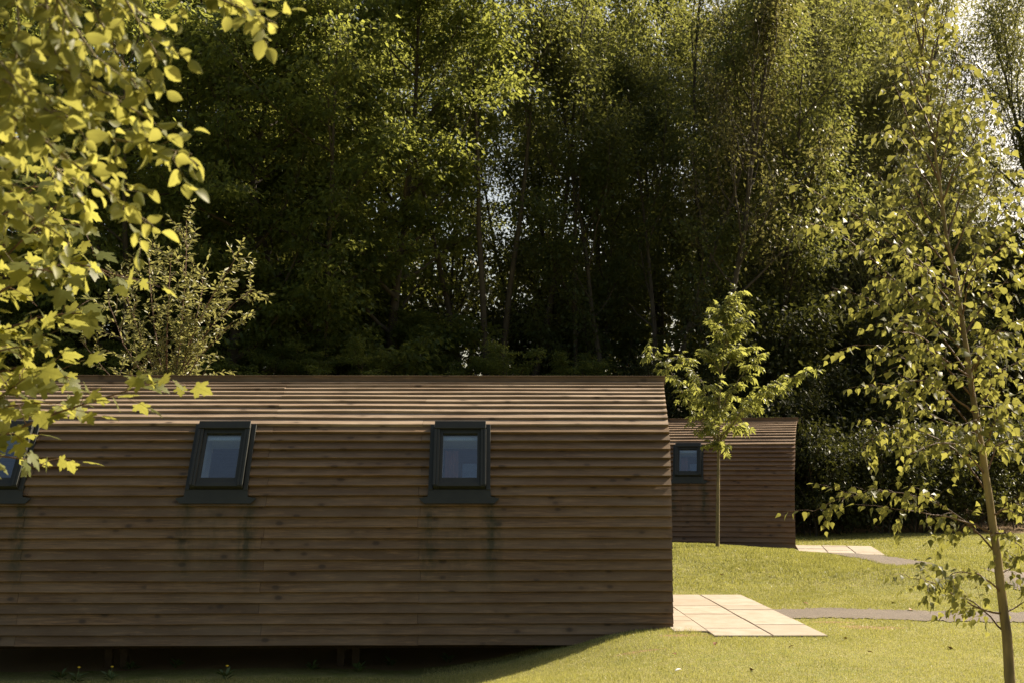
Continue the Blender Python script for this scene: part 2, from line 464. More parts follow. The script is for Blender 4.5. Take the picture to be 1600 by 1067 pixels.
bp = N(t, 'Bump', Strength=.7, Distance=.02); t.links.new(n3, bp.inputs['Height']); t.links.new(bp.outputs[0], p.inputs['Normal'])
t.links.new(p.outputs[0], out.inputs[0]); M['lawn'] = m
ground = obj('ground', mesh_np('ground', V, [Fq], M['lawn'], tint=soilness(V[:, 0], V[:, 1]), smooth=True))
tag(ground, 'gently mounded lawn running up to the wood', 'lawn', kind='structure')

# paths
m, t, out = new_mat('path_gravel')
co = N(t, 'TexCoord').outputs['Object']
a = noise(t, co, 90.0, 3, .7); b = noise(t, co, 3.0, 4)
c = mixc(t, ramp(t, a, .3, .72), (.070, .053, .040), (.170, .135, .104)); c = mixc(t, math_(t, 'MULTIPLY', ramp(t, b, .4, .7), .4), c, (.085, .070, .052))
p = N(t, 'BsdfPrincipled', Roughness=.92); t.links.new(c, p.inputs['Base Color'])
bp = N(t, 'Bump', Strength=.8, Distance=.012); t.links.new(a, bp.inputs['Height']); t.links.new(bp.outputs[0], p.inputs['Normal'])
t.links.new(p.outputs[0], out.inputs[0]); M['path'] = m
rs = np.random.RandomState(3)
def path_obj(P, hw, label, dz):
    n = 220; d = np.r_[0, np.cumsum(np.linalg.norm(np.diff(P, axis=0), axis=1))]; s = np.linspace(0, d[-1], n)
    Q = np.stack([np.interp(s, d, P[:, i]) for i in range(2)], 1)
    T = np.gradient(Q, axis=0); T /= np.linalg.norm(T, axis=1)[:, None]; Nn = np.stack([-T[:, 1], T[:, 0]], 1)
    cols = []
    for k, f in enumerate((-1, -.6, -.2, .2, .6, 1)):
        ww = f * hw + (np.sign(f) * .035 * rs.randn(n) if abs(f) == 1 else 0)
        q = Q + Nn * np.reshape(ww, (-1, 1))
        cols.append(np.c_[q, H(q[:, 0], q[:, 1]) + dz])
    V = np.stack(cols, 1).reshape(-1, 3); c_ = 6
    ii = np.arange(n - 1)[:, None] * c_ + np.arange(c_ - 1)[None, :]
    F_ = np.stack([ii, ii + 1, ii + c_ + 1, ii + c_], -1).reshape(-1, 4)
    o = obj('path', mesh_np('path', V, [F_], M['path'], smooth=True)); tag(o, label, 'path', kind='structure')
path_obj(PATH_A, .47, 'grey gravel path leading to the pale slabs beside the long cabin', .010)
path_obj(PATH_B, .5, 'grey gravel path curving up to the slabs of the far cabin', .014)

# patios
m, t, out = new_mat('sandstone')
co = N(t, 'TexCoord').outputs['Object']; rnd = N(t, 'ObjectInfo').outputs['Random']
a = noise(t, co, 4.0, 5, .6); b = noise(t, co, 70.0, 3, .6)
c = mixc(t, rnd, (.285, .242, .188), (.345, .297, .238)); c = mixc(t, math_(t, 'MULTIPLY', ramp(t, a, .40, .66), .75), c, (.25, .195, .135))
c = mixc(t, math_(t, 'MULTIPLY', ramp(t, b, .45, .8), .35), c, (.20, .16, .12))
p = N(t, 'BsdfPrincipled', Roughness=.8); t.links.new(c, p.inputs['Base Color'])
bp = N(t, 'Bump', Strength=.35, Distance=.006); t.links.new(b, bp.inputs['Height']); t.links.new(bp.outputs[0], p.inputs['Normal'])
t.links.new(p.outputs[0], out.inputs[0]); M['stone'] = m
M['joint'] = plain_mat('joint_sand', (.26, .185, .12), .95, .1, 0, .3)
def slabs(parent, x0, x1, y0, y1, cw, seed, shear=0.0, z=.020):
    r = random.Random(seed); x = x0; k = 0
    while x < x1 - .05:
        wd = cw[k % len(cw)]; k += 1; xe = min(x + wd, x1); y = y0
        while y < y1 - .05:
            ln = r.choice((.45, .6, .9, .9)); ye = min(y + ln, y1)
            if y1 - ye < .2: ye = y1
            gq = .006; dz = r.uniform(-.003, .003)
            V = []
            for zz, ins in ((z - .05, 0), (z - .006 + dz, 0), (z + dz, .006)):
                for (xx, yy) in ((x + gq + ins, y + gq + ins), (xe - gq - ins, y + gq + ins), (xe - gq - ins, ye - gq - ins), (x + gq + ins, ye - gq - ins)):
                    V.append((xx - shear * (yy - y0), yy, zz))
            F_ = [[8, 9, 10, 11]]
            for a_ in (0, 4):
                for j in range(4): F_.append([a_ + j, a_ + (j + 1) % 4, a_ + 4 + (j + 1) % 4, a_ + 4 + j])
            obj('paving_slab', mesh_np('paving_slab', V, [np.array(F_)], M['stone']), parent)
            y = ye
        x = xe
b = MB(); V = [(1.72, 13.6, .007), (3.36, 13.16, .007), (3.24, 17.44, .007), (1.72, 17.44, .007)]
b.add(V, [[0, 1, 2, 3]]); pat = b.build('patio', M['joint']); tag(pat, 'pale sandstone slab patio at the end of the long cabin', 'patio', kind='structure')
slabs(pat, 2.14, 3.36, 13.15, 17.45, (.63, .59), 4, .028)
slabs(pat, 1.76, 2.14, 13.50, 17.45, (.84,), 5, .028)
b = MB(); b.add([(.02, -2.2, .0), (1.74, -2.2, .0), (1.74, 1.0, .0), (.02, 1.0, .0)], [[0, 1, 2, 3]])
pat2 = b.build('patio', M['joint']); tag(pat2, 'small pale slab patio at the end of the far cabin', 'patio', kind='structure')
pat2.location = (CAB2[0], CAB2[1], .012); pat2.rotation_euler = (0, 0, YAW2)
slabs(pat2, .02, 1.74, -2.2, 1.0, (.6, .56, .56), 8, 0, .016)

# ---------------------------------------------------------------- cabins
LINES = [1006.5, 990, 973.4, 956.8, 940.2, 923.6, 907, 890.4, 873.8, 857.3, 840.8, 824.3, 807.8, 791.6, 775.8, 760.5, 746, 732, 718.3, 705,
         692, 679.4, 667.8, 657.3, 647.9, 639.7, 632, 625, 618.6, 612.8, 607.6, 603.2, 599.3]
LEAN = [0, 0, 1, 1, 2, 2, 3, 4, 5, 6, 7, 9, 12, 16, 20, 25, 29, 31, 32, 33, 34, 39, 54, 56, 57.5, 59, 60.5, 62, 64, 66, 68, 70]
P0 = at_y(500, LINES[0], 13.83)[1:]
PROF = [P0.copy()]
for k, ln in enumerate(LEAN):
    r = ray(500, LINES[k + 1])[1:]; d = np.array([math.sin(math.radians(ln)), math.cos(math.radians(ln))])
    # P + e d = cam + s r
    A = np.array([[d[0], -r[0]], [d[1], -r[1]]]); e, s_ = np.linalg.solve(A, np.array([0, CAM[2]]) - PROF[-1])
    PROF.append(PROF[-1] + e * d)
PROF = np.array(PROF)
XEND = []
for k, P in enumerate(PROF):
    yy = LINES[k]; pxe = 1047.0 - 6.3 * sst(705, 590, yy) if yy < 705 else 1047.0
    XEND.append((pxe - 800) / F * P[0] * 1.0)
XEND = np.array(XEND) - XEND[0]
ZBASE = PROF[0][1]
PROF = PROF - PROF[0]                         # local (depth, height)
NR = len(PROF) - 1
RIDGE = PROF[-1] + np.array([.07, .035])
WIDTH = 2 * RIDGE[0]
LEFT = -9.45
def pt_on(yline):
    k = np.interp(-yline, [-l for l in LINES], np.arange(len(LINES))); i = min(int(k), NR - 1); return PROF[i] + (PROF[i + 1] - PROF[i]) * (k - i)

def make_board(rng, i, x0, x1, endcut, mat, parent, roof):
    """one lapped board of row i from x0 to x1; endcut adds the raked end"""
    n = max(2, int((x1 - x0) / .34) + 1)
    xs = np.linspace(x0, x1, n)
    a, b_ = PROF[i], PROF[i + 1]
    d = (b_ - a) / np.linalg.norm(b_ - a); nrm = np.array([-d[1], d[0]])
    lap = .024
    amp = .0045 if roof else .0022
    ph = rng.uniform(0, 6.28, 3); tw = rng.uniform(-.0010, .0010)
    wv = amp * (np.sin(xs * 1.1 + ph[0]) + .6 * np.sin(xs * 2.7 + ph[1])) + tw * (xs - xs.mean()) / 2.0
    lift = (.0030 if roof else .0015) * (1 + np.sin(xs * 1.7 + ph[2]))
    th = (.033 if roof else .040) + rng.uniform(-.003, .004); tp = .0165 if roof else .0085; gp = .016
    V = []
    for k in range(n):
        x = xs[k]
        lo = a + d * wv[k]; hi = b_ + d * lap
        e0 = e1 = 0.0
        if endcut and k == n - 1: e0, e1 = XEND[i], XEND[i + 1] + (XEND[i + 1] - XEND[i]) * .15
        elif endcut: e0 = e1 = XEND[i] * (xs[k] - x0) / (x1 - x0 + 1e-6)
        sec = [(lo + nrm * (gp + lift[k]), e0), (lo + nrm * (gp + th - .004 + lift[k]), e0), (lo + d * .004 + nrm * (gp + th + lift[k]), e0),
               (hi + nrm * tp, e1), (hi + nrm * .001, e1)]
        for q, ex in sec: V.append((x + ex, q[0], q[1]))
    V = np.array(V); k_ = 5
    ii = np.arange(n - 1)[:, None] * k_ + np.arange(k_)[None, :]; jj = np.arange(n - 1)[:, None] * k_ + (np.arange(k_) + 1)[None, :] % k_
    F4 = np.stack([ii, jj, jj + k_, ii + k_], -1).reshape(-1, 4)
    c0 = np.array([[4, 3, 2, 1, 0]]); c1 = np.array([[0, 1, 2, 3, 4]]) + (n - 1) * k_
    return obj('board', mesh_np('board', V, [F4, np.concatenate([c0, c1])], mat), parent)

def frame_map(o, th):
    u = np.array([1, 0, 0.]); v = np.array([0, math.sin(th), math.cos(th)]); n_ = np.array([0, -math.cos(th), math.sin(th)])
    o = np.array(o, float)
    return lambda V: o + V[:, :1] * u + V[:, 1:2] * v + V[:, 2:3] * n_

def make_window(cabin, wx, k):
    pb, pt = pt_on(768.5), pt_on(668.2)
    d = pt - pb; th = math.atan2(d[0], d[1]); L = np.linalg.norm(d)
    Mp = frame_map((wx, pb[0] - .026 * math.cos(th), pb[1] + .026 * math.sin(th)), th)
    def B(u0, u1, v0, v1, n0, n1, mb=None):
        mb = mb or MB(); mb.box(u0, u1, v0, v1, n0, n1, Mp); return mb
    # outer frame
    mb = MB()
    B(-.295, -.235, 0, L - .02, -.05, .115, mb); B(.235, .295, 0, L - .02, -.05, .115, mb)
    B(-.235, .235, 0.004, .06, .0, .110, mb); B(-.235, .235, L - .085, L - .022, .0, .110, mb)
    win = mb.build('window', M['frame'], cabin, bevel=.004)
    # sash with the thin bright-edged cover strips
    mb = MB()
    B(-.234, -.200, .062, L - .087, .040, .100, mb); B(.200, .234, .062, L - .087, .040, .100, mb)
    B(-.2, .2, .062, .122, .040, .097, mb); B(-.2, .2, L - .15, L - .087, .040, .097, mb)
    mb.build('sash', M['frame'], win, bevel=.003)
    B(-.2, .2, .122, L - .15, .062, .068).build('pane', M['glass'], win)
    mb = MB(); B(-.30, .30, L - .105, L - .004, .1165, .136, mb); mb.build('top_cover', M['frame'], win, bevel=.006)
    for s in (-1, 1):
        B(min(s * .302, s * .272), max(s * .302, s * .272), .01, L - .11, .117, .131).build('side_cover', M['frame'], win, bevel=.003)
        B(min(s * .268, s * .240), max(s * .268, s * .240), .01, L - .11, .117, .126).build('side_cover', M['frame'], win, bevel=.003)
    # flashing: side gutters and flared apron
    for s in (-1, 1):
        mb = MB(); a_, c_ = sorted((s * .303, s * .352)); B(a_, c_, -.015, L - .005, -.06, .062, mb)
        mb.build('flashing', M['frame'], win, bevel=.003)
    pl = pt_on(788.0); d2 = pb - pl; th2 = math.atan2(d2[0], d2[1]); L2 = np.linalg.norm(d2)
    M2 = frame_map((wx, pl[0] - .034 * math.cos(th2), pl[1] + .034 * math.sin(th2)), th2)
    ap = np.array([[-.40, -.004, .026], [.40, -.004, .026], [.455, .055, .026], [.36, .075, .028], [.352, L2 + .01, .03], [-.352, L2 + .01, .03], [-.36, .075, .028], [-.455, .055, .026]])
    bt = ap.copy(); ap[:, 2] += .014; V = M2(np.vstack([bt, ap]))
    n_ = 8
    mb2 = MB(); mb2.add(V, [[j, (j + 1) % n_, n_ + (j + 1) % n_, n_ + j] for j in range(n_)], [[8, 9, 10], [8, 10, 11], [8, 11, 14], [8, 14, 15], [11, 12, 13], [11, 13, 14]])
    mb2.build('apron', M['frame'], win)
    # white reveal inside
    mb = MB()
    B(-.245, -.205, .03, L - .05, -.30, .036, mb); B(.205, .245, .03, L - .05, -.30, .036, mb)
    B(-.204, .204, .03, .10, -.30, .034, mb); B(-.204, .204, L - .12, L - .05, -.30, .034, mb)
    mb.build('lining', M['lining'], win)
    B(-.195, .195, L - .215, L - .175, .020, .045).build('blind', M['lining'], win)
    if k == 0:
        mb = MB()
        for j in range(7):
            mb.tube([Mp(np.array([[-.17 + j * .022, .14, -.20 - .012 * (j % 2)]]))[0], Mp(np.array([[-.17 + j * .022, .66, -.20 - .012 * (j % 2)]]))[0]], .014, 6)
        mb.build('curtain', M['curtain'], win)
        B(.02, .19, .13, .56, -.34, -.32).build('sky_panel', M['pale_blue'], win)  # added pale blue panel standing in for sky through an opposite window
    return win

def make_cabin(label, base, zb, yaw, mat, roof_mat, seed, joints):
    rng = np.random.RandomState(seed)
    cab = empty('timber_cabin', (base[0], base[1], zb), yaw)
    tag(cab, label, 'cabin')
    for i in range(NR):
        A_, B_ = joints
        js = sorted(A_ if i % 2 == 0 else B_)
        if rng.rand() < .16: js = sorted(B_ if i % 2 == 0 else A_)
        js = [j + rng.uniform(-.02, .02) for j in js]
        cuts = [LEFT] + js + [0.0]
        for q in range(len(cuts) - 1):
            segs = [(cuts[q] + .0015, cuts[q + 1] - .0015)]
            if 14 <= i <= 21:
                for wx in WIN_X:
                    ns = []
                    for (s0, s1) in segs:
                        w0, w1 = wx - .33, wx + .33
                        if s1 <= w0 or s0 >= w1: ns.append((s0, s1)); continue
                        if s0 < w0 - .03: ns.append((s0, w0))
                        if s1 > w1 + .03: ns.append((w1, s1))
                    segs = ns
            for (s0, s1) in segs:
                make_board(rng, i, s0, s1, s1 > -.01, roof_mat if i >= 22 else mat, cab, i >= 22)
    # sheathing with window openings, mirrored far slope, floor
    xs = sorted({LEFT, -.02} | {wx - .25 for wx in WIN_X} | {wx + .25 for wx in WIN_X})
    mb = MB()
    for i in range(NR):
        for a_, b_ in zip(xs[:-1], xs[1:]):
            if 14 <= i <= 21 and any(abs((a_ + b_) / 2 - wx) < .2 for wx in WIN_X): continue
            P, Q = PROF[i], PROF[i + 1]; xe = XEND[i] if b_ > -.1 else 0; xf = XEND[i + 1] if b_ > -.1 else 0
            mb.add([(a_, P[0] + .012, P[1]), (b_ + xe, P[0] + .012, P[1]), (b_ + xf, Q[0] + .012, Q[1] - .006), (a_, Q[0] + .012, Q[1] - .006)], [[0, 1, 2, 3]])
    mb.build('sheathing', M['timber'], cab)
    mb = MB()
    for i in range(NR):
        P, Q = PROF[i], PROF[i + 1]
        mb.add([(LEFT, WIDTH - P[0], P[1]), (XEND[i], WIDTH - P[0], P[1]), (XEND[i + 1], WIDTH - Q[0], Q[1]), (LEFT, WIDTH - Q[0], Q[1])], [[0, 1, 2, 3]])
    mb.build('far_roof_slope', mat, cab)
    mb = MB(); mb.box(LEFT + .05, -.05, .06, WIDTH - .06, .02, .16); mb.build('floor', M['timber'], cab)
    # gable walls (set back under the roof edge) with boards of their own
    for x in (-.30, LEFT + .10):
        V = [(x, P[0] + .015, P[1] + .005) for P in PROF] + [(x, WIDTH - P[0] - .015, P[1] + .005) for P in PROF[::-1]]
        n_ = len(V); c_ = n_; V.append((x, WIDTH / 2, 1.2))
        mb = MB(); mb.add(V, [], [[j, (j + 1) % n_, c_] for j in range(n_)]); gw = mb.build('gable_wall', mat, cab)
        if x > -1:
            mb = MB(); mb.box(x + .005, x + .05, WIDTH / 2 - .45, WIDTH / 2 + .45, .14, 2.15); dr = mb.build('door', M['frame'], gw, bevel=.004)
            mb = MB(); mb.box(x + .052, x + .058, WIDTH / 2 - .33, WIDTH / 2 + .33, .35, 2.0); mb.build('door_glass', M['pale_blue'], dr) if False else None
    # ridge cap: upright board and a narrow top board
    xr = XEND[-1]
    mb = MB(); mb.box(LEFT - .01, xr + .02, PROF[-1][0] - .012, PROF[-1][0] + .016, PROF[-1][1] - .012, PROF[-1][1] + .088); mb.build('ridge_board', mat, cab, bevel=.003)
    mb = MB(); mb.box(LEFT - .01, xr + .03, PROF[-1][0] - .022, RIDGE[0] * 2 - PROF[-1][0] + .02, PROF[-1][1] + .090, PROF[-1][1] + .106); mb.build('ridge_cap', mat, cab, bevel=.003)
    # underfloor bearers and paired posts
    for yy in (.42, WIDTH - .42):
        mb = MB(); mb.box(LEFT + .1, -.15, yy + .30 - .05, yy + .30 + .05, -.13, .018); mb.build('bearer', M['timber'], cab)
    for px in (188, 547, 870, -150):
        x = (px - 800) / F * 14.25 - base_local
        for dx in (-.088, .088):
            for yy in (.52, WIDTH - .82):
                mb = MB(); mb.box(x + dx - .042, x + dx + .042, yy + .20 - .05, yy + .20 + .05, -.62, -.132); mb.build('post', M['timber'], cab)
    for k, wx in enumerate(WIN_X): make_window(cab, wx, k)
    return cab
base_local = CAB1[0]
def jx(px): return (px - 800) / 137.0 - base_local
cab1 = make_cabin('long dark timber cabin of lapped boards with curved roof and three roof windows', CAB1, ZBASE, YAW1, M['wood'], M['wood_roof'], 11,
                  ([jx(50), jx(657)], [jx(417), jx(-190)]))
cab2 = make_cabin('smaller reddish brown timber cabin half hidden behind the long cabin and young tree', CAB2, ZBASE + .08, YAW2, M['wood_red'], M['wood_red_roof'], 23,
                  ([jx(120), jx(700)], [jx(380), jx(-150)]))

# ---------------------------------------------------------------- grass blades
def grass():
    r = np.random.RandomState(7)
    zones = [(-7.2, 8.0, 9.6, 13.6, 5200, .028, .0050), (-1.0, 9.5, 13.6, 18.0, 3600, .028, .007), (1.2, 11.0, 18.0, 26.0, 2000, .034, .011), (1.5, 15.5, 26.0, 34.5, 900, .036, .016)]
    Vs = []; Ts = []
    for x0, x1, y0, y1, dens, ln, wd in zones:
        n = int((x1 - x0) * (y1 - y0) * dens)
        x = r.uniform(x0, x1, n); y = r.uniform(y0, y1, n)
        keep = (np.abs(x) < y * .435 + 1.6) & ~in_patio(x, y, -.025) & ~in_cab(x, y - .45, CAB1, YAW1, -.02) & ~in_cab(x, y, CAB2, YAW2, -.1)
        x = x[keep]; y = y[keep]
        pd = path_dist(x, y); di = dirt(x, y)
        keep = (pd > -.07 + .06 * r.randn(len(x))) & (di < .45 + .75 * r.rand(len(x)))
        x = x[keep]; y = y[keep]
        patch = .5 + .5 * np.sin(x * 2.1 + 1.3 * np.sin(y * 1.7)) * np.sin(y * 1.9 + 1.1 * np.sin(x * 2.3))
        tuft = np.clip(np.sin(x * 5.3 + 2 * np.sin(y * 3.1)) * np.sin(y * 4.7 + 1.7 * np.sin(x * 3.7)), 0, 1)
        mound = np.exp(-((x - 4.5) / 3.2) ** 2 - ((y - 21.5) / 3.5) ** 2)
        L = ln * (.5 + r.rand(len(x)) * .8) * (.75 + .35 * patch + .5 * tuft * (.3 + mound) + .45 * mound)
        L = L * (1 + 1.3 * np.exp(-((x - 1.95) / .28) ** 2 - ((y - 13.55) / .22) ** 2))
        a = r.uniform(0, 2 * math.pi, len(x)); tilt = np.abs(r.randn(len(x))) * .55
        z = H(x, y) - .004
        bx, by = np.cos(a) * wd * .5, np.sin(a) * wd * .5
        la = r.uniform(0, 2 * math.pi, len(x))
        P = np.stack([x, y, z], 1)
        V = np.empty((len(x), 3, 3))
        V[:, 0] = P + np.stack([bx, by, 0 * bx], 1); V[:, 1] = P - np.stack([bx, by, 0 * bx], 1)
        V[:, 2] = P + np.stack([np.cos(la) * np.sin(tilt) * L, np.sin(la) * np.sin(tilt) * L, np.cos(tilt) * L], 1)
        Vs.append(V.reshape(-1, 3))
        blob = .5 + .5 * np.sin(x * 3.7 + 2.2 * np.sin(y * 1.3 + x)) * np.sin(y * 2.9 + 1.9 * np.sin(x * 1.6))
        tt = np.clip(.34 + .35 * (blob - .5) + .2 * (.5 - patch) + .30 * r.randn(len(x)) - .18 * mound + .20 * (y < 15.5), 0, 1)
        Ts.append(np.repeat(tt, 3))
    V = np.concatenate(Vs); T = np.concatenate(Ts)
    me = mesh_np('grass', V, [np.arange(len(V)).reshape(-1, 3)], M['grass'], tint=T)
    tag(obj('grass', me), 'short mown grass blades covering the lawn', 'grass', kind='stuff')
M['grass'] = leaf_mat('grass_blade', (.145, .165, .033), (.48, .42, .18), (.38, .37, .085), .38, .45, .3)
grass()

# ---------------------------------------------------------------- foliage materials
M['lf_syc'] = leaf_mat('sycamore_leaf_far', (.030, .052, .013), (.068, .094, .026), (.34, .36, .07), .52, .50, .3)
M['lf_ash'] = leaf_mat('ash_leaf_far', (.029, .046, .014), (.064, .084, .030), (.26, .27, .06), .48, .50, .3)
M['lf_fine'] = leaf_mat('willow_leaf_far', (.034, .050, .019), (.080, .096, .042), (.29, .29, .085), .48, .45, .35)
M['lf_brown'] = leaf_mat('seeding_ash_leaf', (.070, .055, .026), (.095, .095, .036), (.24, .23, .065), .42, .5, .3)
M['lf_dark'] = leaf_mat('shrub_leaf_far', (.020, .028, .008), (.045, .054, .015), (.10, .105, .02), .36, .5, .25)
M['lf_young'] = leaf_mat('young_tree_leaf', (.070, .094, .022), (.130, .146, .040), (.37, .38, .085), .48, .40, .4)
M['lf_willow'] = leaf_mat('grey_willow_leaf', (.105, .112, .042), (.180, .175, .075), (.33, .32, .10), .42, .42, .4)
BIR = ((.046, .062, .016), (.100, .110, .036), (.31, .30, .065), .44, .50, .25)
M['lf_birch'] = leaf_mat('birch_leaf', *BIR); M['lf_birch_o'] = leaf_mat('birch_leaf_single', *BIR, True)
OVA = ((.070, .086, .020), (.140, .148, .046), (.43, .41, .09), .48, .48, .25)
M['lf_oval'] = leaf_mat('oval_leaf', *OVA); M['lf_oval_o'] = leaf_mat('oval_leaf_single', *OVA, True)
MAP = ((.068, .084, .019), (.130, .140, .040), (.41, .395, .08), .48, .48, .25)
M['lf_maple'] = leaf_mat('maple_leaf', *MAP); M['lf_maple_o'] = leaf_mat('maple_leaf_single', *MAP, True)

# ---------------------------------------------------------------- woodland tree prototypes
def rot_about(v, ax, a):
    ax = unit(ax); c, s = math.cos(a), math.sin(a)
    return v * c + np.cross(ax, v) * s + ax * np.dot(ax, v) * (1 - c)
def limb(rng, p, d, L, n, up, wob):
    pts = [np.array(p, float)]; d = unit(d)
    for k in range(n):
        d = unit(d + np.array([0, 0, up]) + rng.randn(3) * wob); pts.append(pts[-1] + d * L / n)
    return np.array(pts)
def proto_tree(seed, Ht, base, spread, elev, up, nl, nsub, ntw, nleaf, lsize, lkind, lmat, flat=.35, r0=.19, multi=1, droop=0.0, clump=.42, barkmat='bark', top=1.0):
    rng = np.random.RandomState(seed)
    wood = MB(); P = []; D = []; Nn = []; S = []; Tt = []
    stems = []
    for q in range(multi):
        az = q * 2.4 + rng.rand(); lean = .0 if multi == 1 else .13 + .08 * rng.rand()
        pts = [np.zeros(3) + np.array([math.cos(az), math.sin(az), 0]) * (.25 if multi > 1 else 0)]
        d = np.array([math.cos(az) * lean, math.sin(az) * lean, 1.0])
        hh = Ht * (1 - .15 * rng.rand() * (multi > 1))
        for k in range(9):
            d = unit(d + rng.randn(3) * .05 + np.array([0, 0, .06])); pts.append(pts[-1] + d * hh / 9)
        pts = np.array(pts); rr = np.interp(np.arange(10), [0, 1, 9], [r0 * 1.25, r0, .025]) / (1 if multi == 1 else 1.5)
        wood.tube(pts, rr, 7); stems.append((pts, rr))
    for k in range(nl):
        f = base + (0.97 - base) * ((k + .5 * rng.rand()) / nl)
        pts, rr = stems[k % len(stems)]
        q = f * 9; i = int(q); c0 = pts[i] + (pts[min(i + 1, 9)] - pts[i]) * (q - i)
        az = k * 2.39996 + rng.randn() * .35
        tt = (f - base) / (1 - base)
        shape = (math.sin(math.pi * min(1, (.22 + .70 * tt))) ** .7) * top if tt < .95 else .4
        L = spread * shape * rng.uniform(.7, 1.15)
        el = math.radians(elev + 28 * tt + rng.randn() * 8)
        lp = limb(rng, c0, np.array([math.cos(az) * math.cos(el), math.sin(az) * math.cos(el), math.sin(el)]), L, 6, up, .12)
        lr = np.linspace(max(.025, rr[i] * .5), .012, 7)
        wood.tube(lp, lr, 5)
        for s in range(nsub):
            q2 = rng.uniform(1.6, 6.0) if s else 5.9; j = min(int(q2), 5); b0 = lp[j] + (lp[j + 1] - lp[j]) * (q2 - j)
            bd = unit(lp[j + 1] - lp[j]); ax = np.array([0, 0, 1.0]) + rng.randn(3) * .3
            sd_ = rot_about(bd, ax, rng.choice((-1, 1)) * rng.uniform(.35, 1.15))
            sl = L * rng.uniform(.22, .42) + .25
            sp = limb(rng, b0, sd_, sl, 3, up * .5 - droop, .18)
            wood.tube(sp, [.014, .010, .008, .005], 3)
            for u in range(ntw):
                q3 = rng.uniform(.5, 3.0); jj = min(int(q3), 2); t0 = sp[jj] + (sp[jj + 1] - sp[jj]) * (q3 - jj)
                n = nleaf
                off = rng.randn(n, 3) * clump * np.array([1, 1, flat]) * rng.uniform(.6, 1.25)
                off[:, 2] -= .22 * np.hypot(off[:, 0], off[:, 1]) ** 1.3
                pp = t0 + off
                dd = unit(off * np.array([1, 1, .5]) + rng.randn(n, 3) * .35 + np.array([0, 0, -.25 - droop]))
                nn = np.array([0, 0, 1.0]) + rng.randn(n, 3) * .45
                P.append(pp); D.append(dd); Nn.append(nn); S.append(lsize * rng.uniform(.65, 1.25, n)); Tt.append(np.clip(.5 + .15 * rng.randn() + .25 * rng.randn(n), 0, 1))
    P = np.concatenate(P); D = np.concatenate(D); Nn = np.concatenate(Nn); S = np.concatenate(S); Tt = np.concatenate(Tt)
    lm = leaf_cloud('crown', lkind, P, D, Nn, S, M[lmat], Tt)
    wm = wood.mesh('trunk', M[barkmat], True)
    return wm, lm
PROTO = {}
PROTO['syc'] = [proto_tree(1, 18.5, .22, 4.6, 12, .10, 34, 7, 5, 28, .19, 'kite', 'lf_syc', .22, .22, 1, .02, .36),
                proto_tree(2, 17.5, .28, 4.3, 14, .10, 32, 7, 5, 28, .19, 'kite', 'lf_syc', .22, .20, 2, .02, .36)]
PROTO['ash'] = [proto_tree(3, 19.0, .34, 4.4, 38, .16, 30, 7, 5, 25, .15, 'kite', 'lf_ash', .5, .20, 3, .03, .34),
                proto_tree(4, 18.0, .26, 4.0, 34, .14, 30, 7, 5, 26, .15, 'kite', 'lf_ash', .5, .17, 2, .03, .34)]
PROTO['fine'] = [proto_tree(5, 18.0, .10, 3.9, 36, .12, 36, 7, 5, 24, .17, 'narrow', 'lf_fine', .7, .17, 2, .06, .42),
                 proto_tree(6, 17.0, .10, 4.0, 32, .10, 36, 7, 5, 24, .18, 'narrow', 'lf_fine', .7, .17, 1, .06, .42)]
PROTO['brown'] = [proto_tree(7, 17.0, .42, 3.6, 42, .12, 22, 6, 5, 10, .15, 'kite', 'lf_brown', .8, .13, 1, .10, .34)]
PROTO['dark'] = [proto_tree(8, 7.0, .02, 2.7, 22, .12, 30, 6, 5, 20, .15, 'kite', 'lf_dark', .5, .07, 3, .03, .36),
                 proto_tree(9, 6.0, .02, 2.6, 18, .10, 28, 6, 5, 20, .16, 'kite', 'lf_dark', .45, .06, 3, .03, .36)]
PROTO['scrub'] = [proto_tree(10, 2.6, .01, 1.7, 25, .10, 22, 5, 4, 18, .13, 'kite', 'lf_dark', .55, .03, 4, .02, .28)]

def put_tree(kind, k, px, Y, Ht, label, cat='tree', group=None, name=None, rz=None, sxy=1.0, X=None):
    wm, lm = PROTO[kind][k % len(PROTO[kind])]
    ref = {'syc': (18.5, 17.5), 'ash': (19.0, 18.0), 'fine': (18.0, 17.0), 'brown': (17.0,), 'dark': (7.0, 6.0), 'scrub': (2.6,), 'gap': (18.5,), 'thin': (19.0,)}[kind]
    s = Ht / ref[k % len(ref)]
    x = (px - 800) / F * Y if X is None else X
    e = empty(name or 'tree', (x, Y, float(H(x, Y)) - .05), (k * 1.7 + px * .013) % 6.28 if rz is None else rz)
    e.scale = (s * sxy, s * sxy, s)
    obj('trunk', wm, e); obj('crown', lm, e)
    tag(e, label, cat, group)
    return e
PROTO['thin'] = [proto_tree(14, 19.0, .30, 3.6, 40, .12, 24, 6, 5, 14, .14, 'kite', 'lf_ash', .6, .15, 2, .03, .5)]
PROTO['gap'] = [proto_tree(13, 18.5, .66, 4.2, 40, .14, 22, 7, 5, 25, .14, 'kite', 'lf_ash', .5, .20, 4, .03, .42)]
WG = 'tall trees of the wood'
SYB = 'tall sycamore deeper in the wood, seen between the front sycamores'
ASB = 'tall ash deeper in the wood, seen between the front ashes'
FIB = 'tall willow deeper in the wood, seen above the front willows'
NAMES = {'syc': 'sycamore_tree', 'ash': 'ash_tree', 'fine': 'willow_tree', 'gap': 'ash_tree', 'thin': 'ash_tree'}
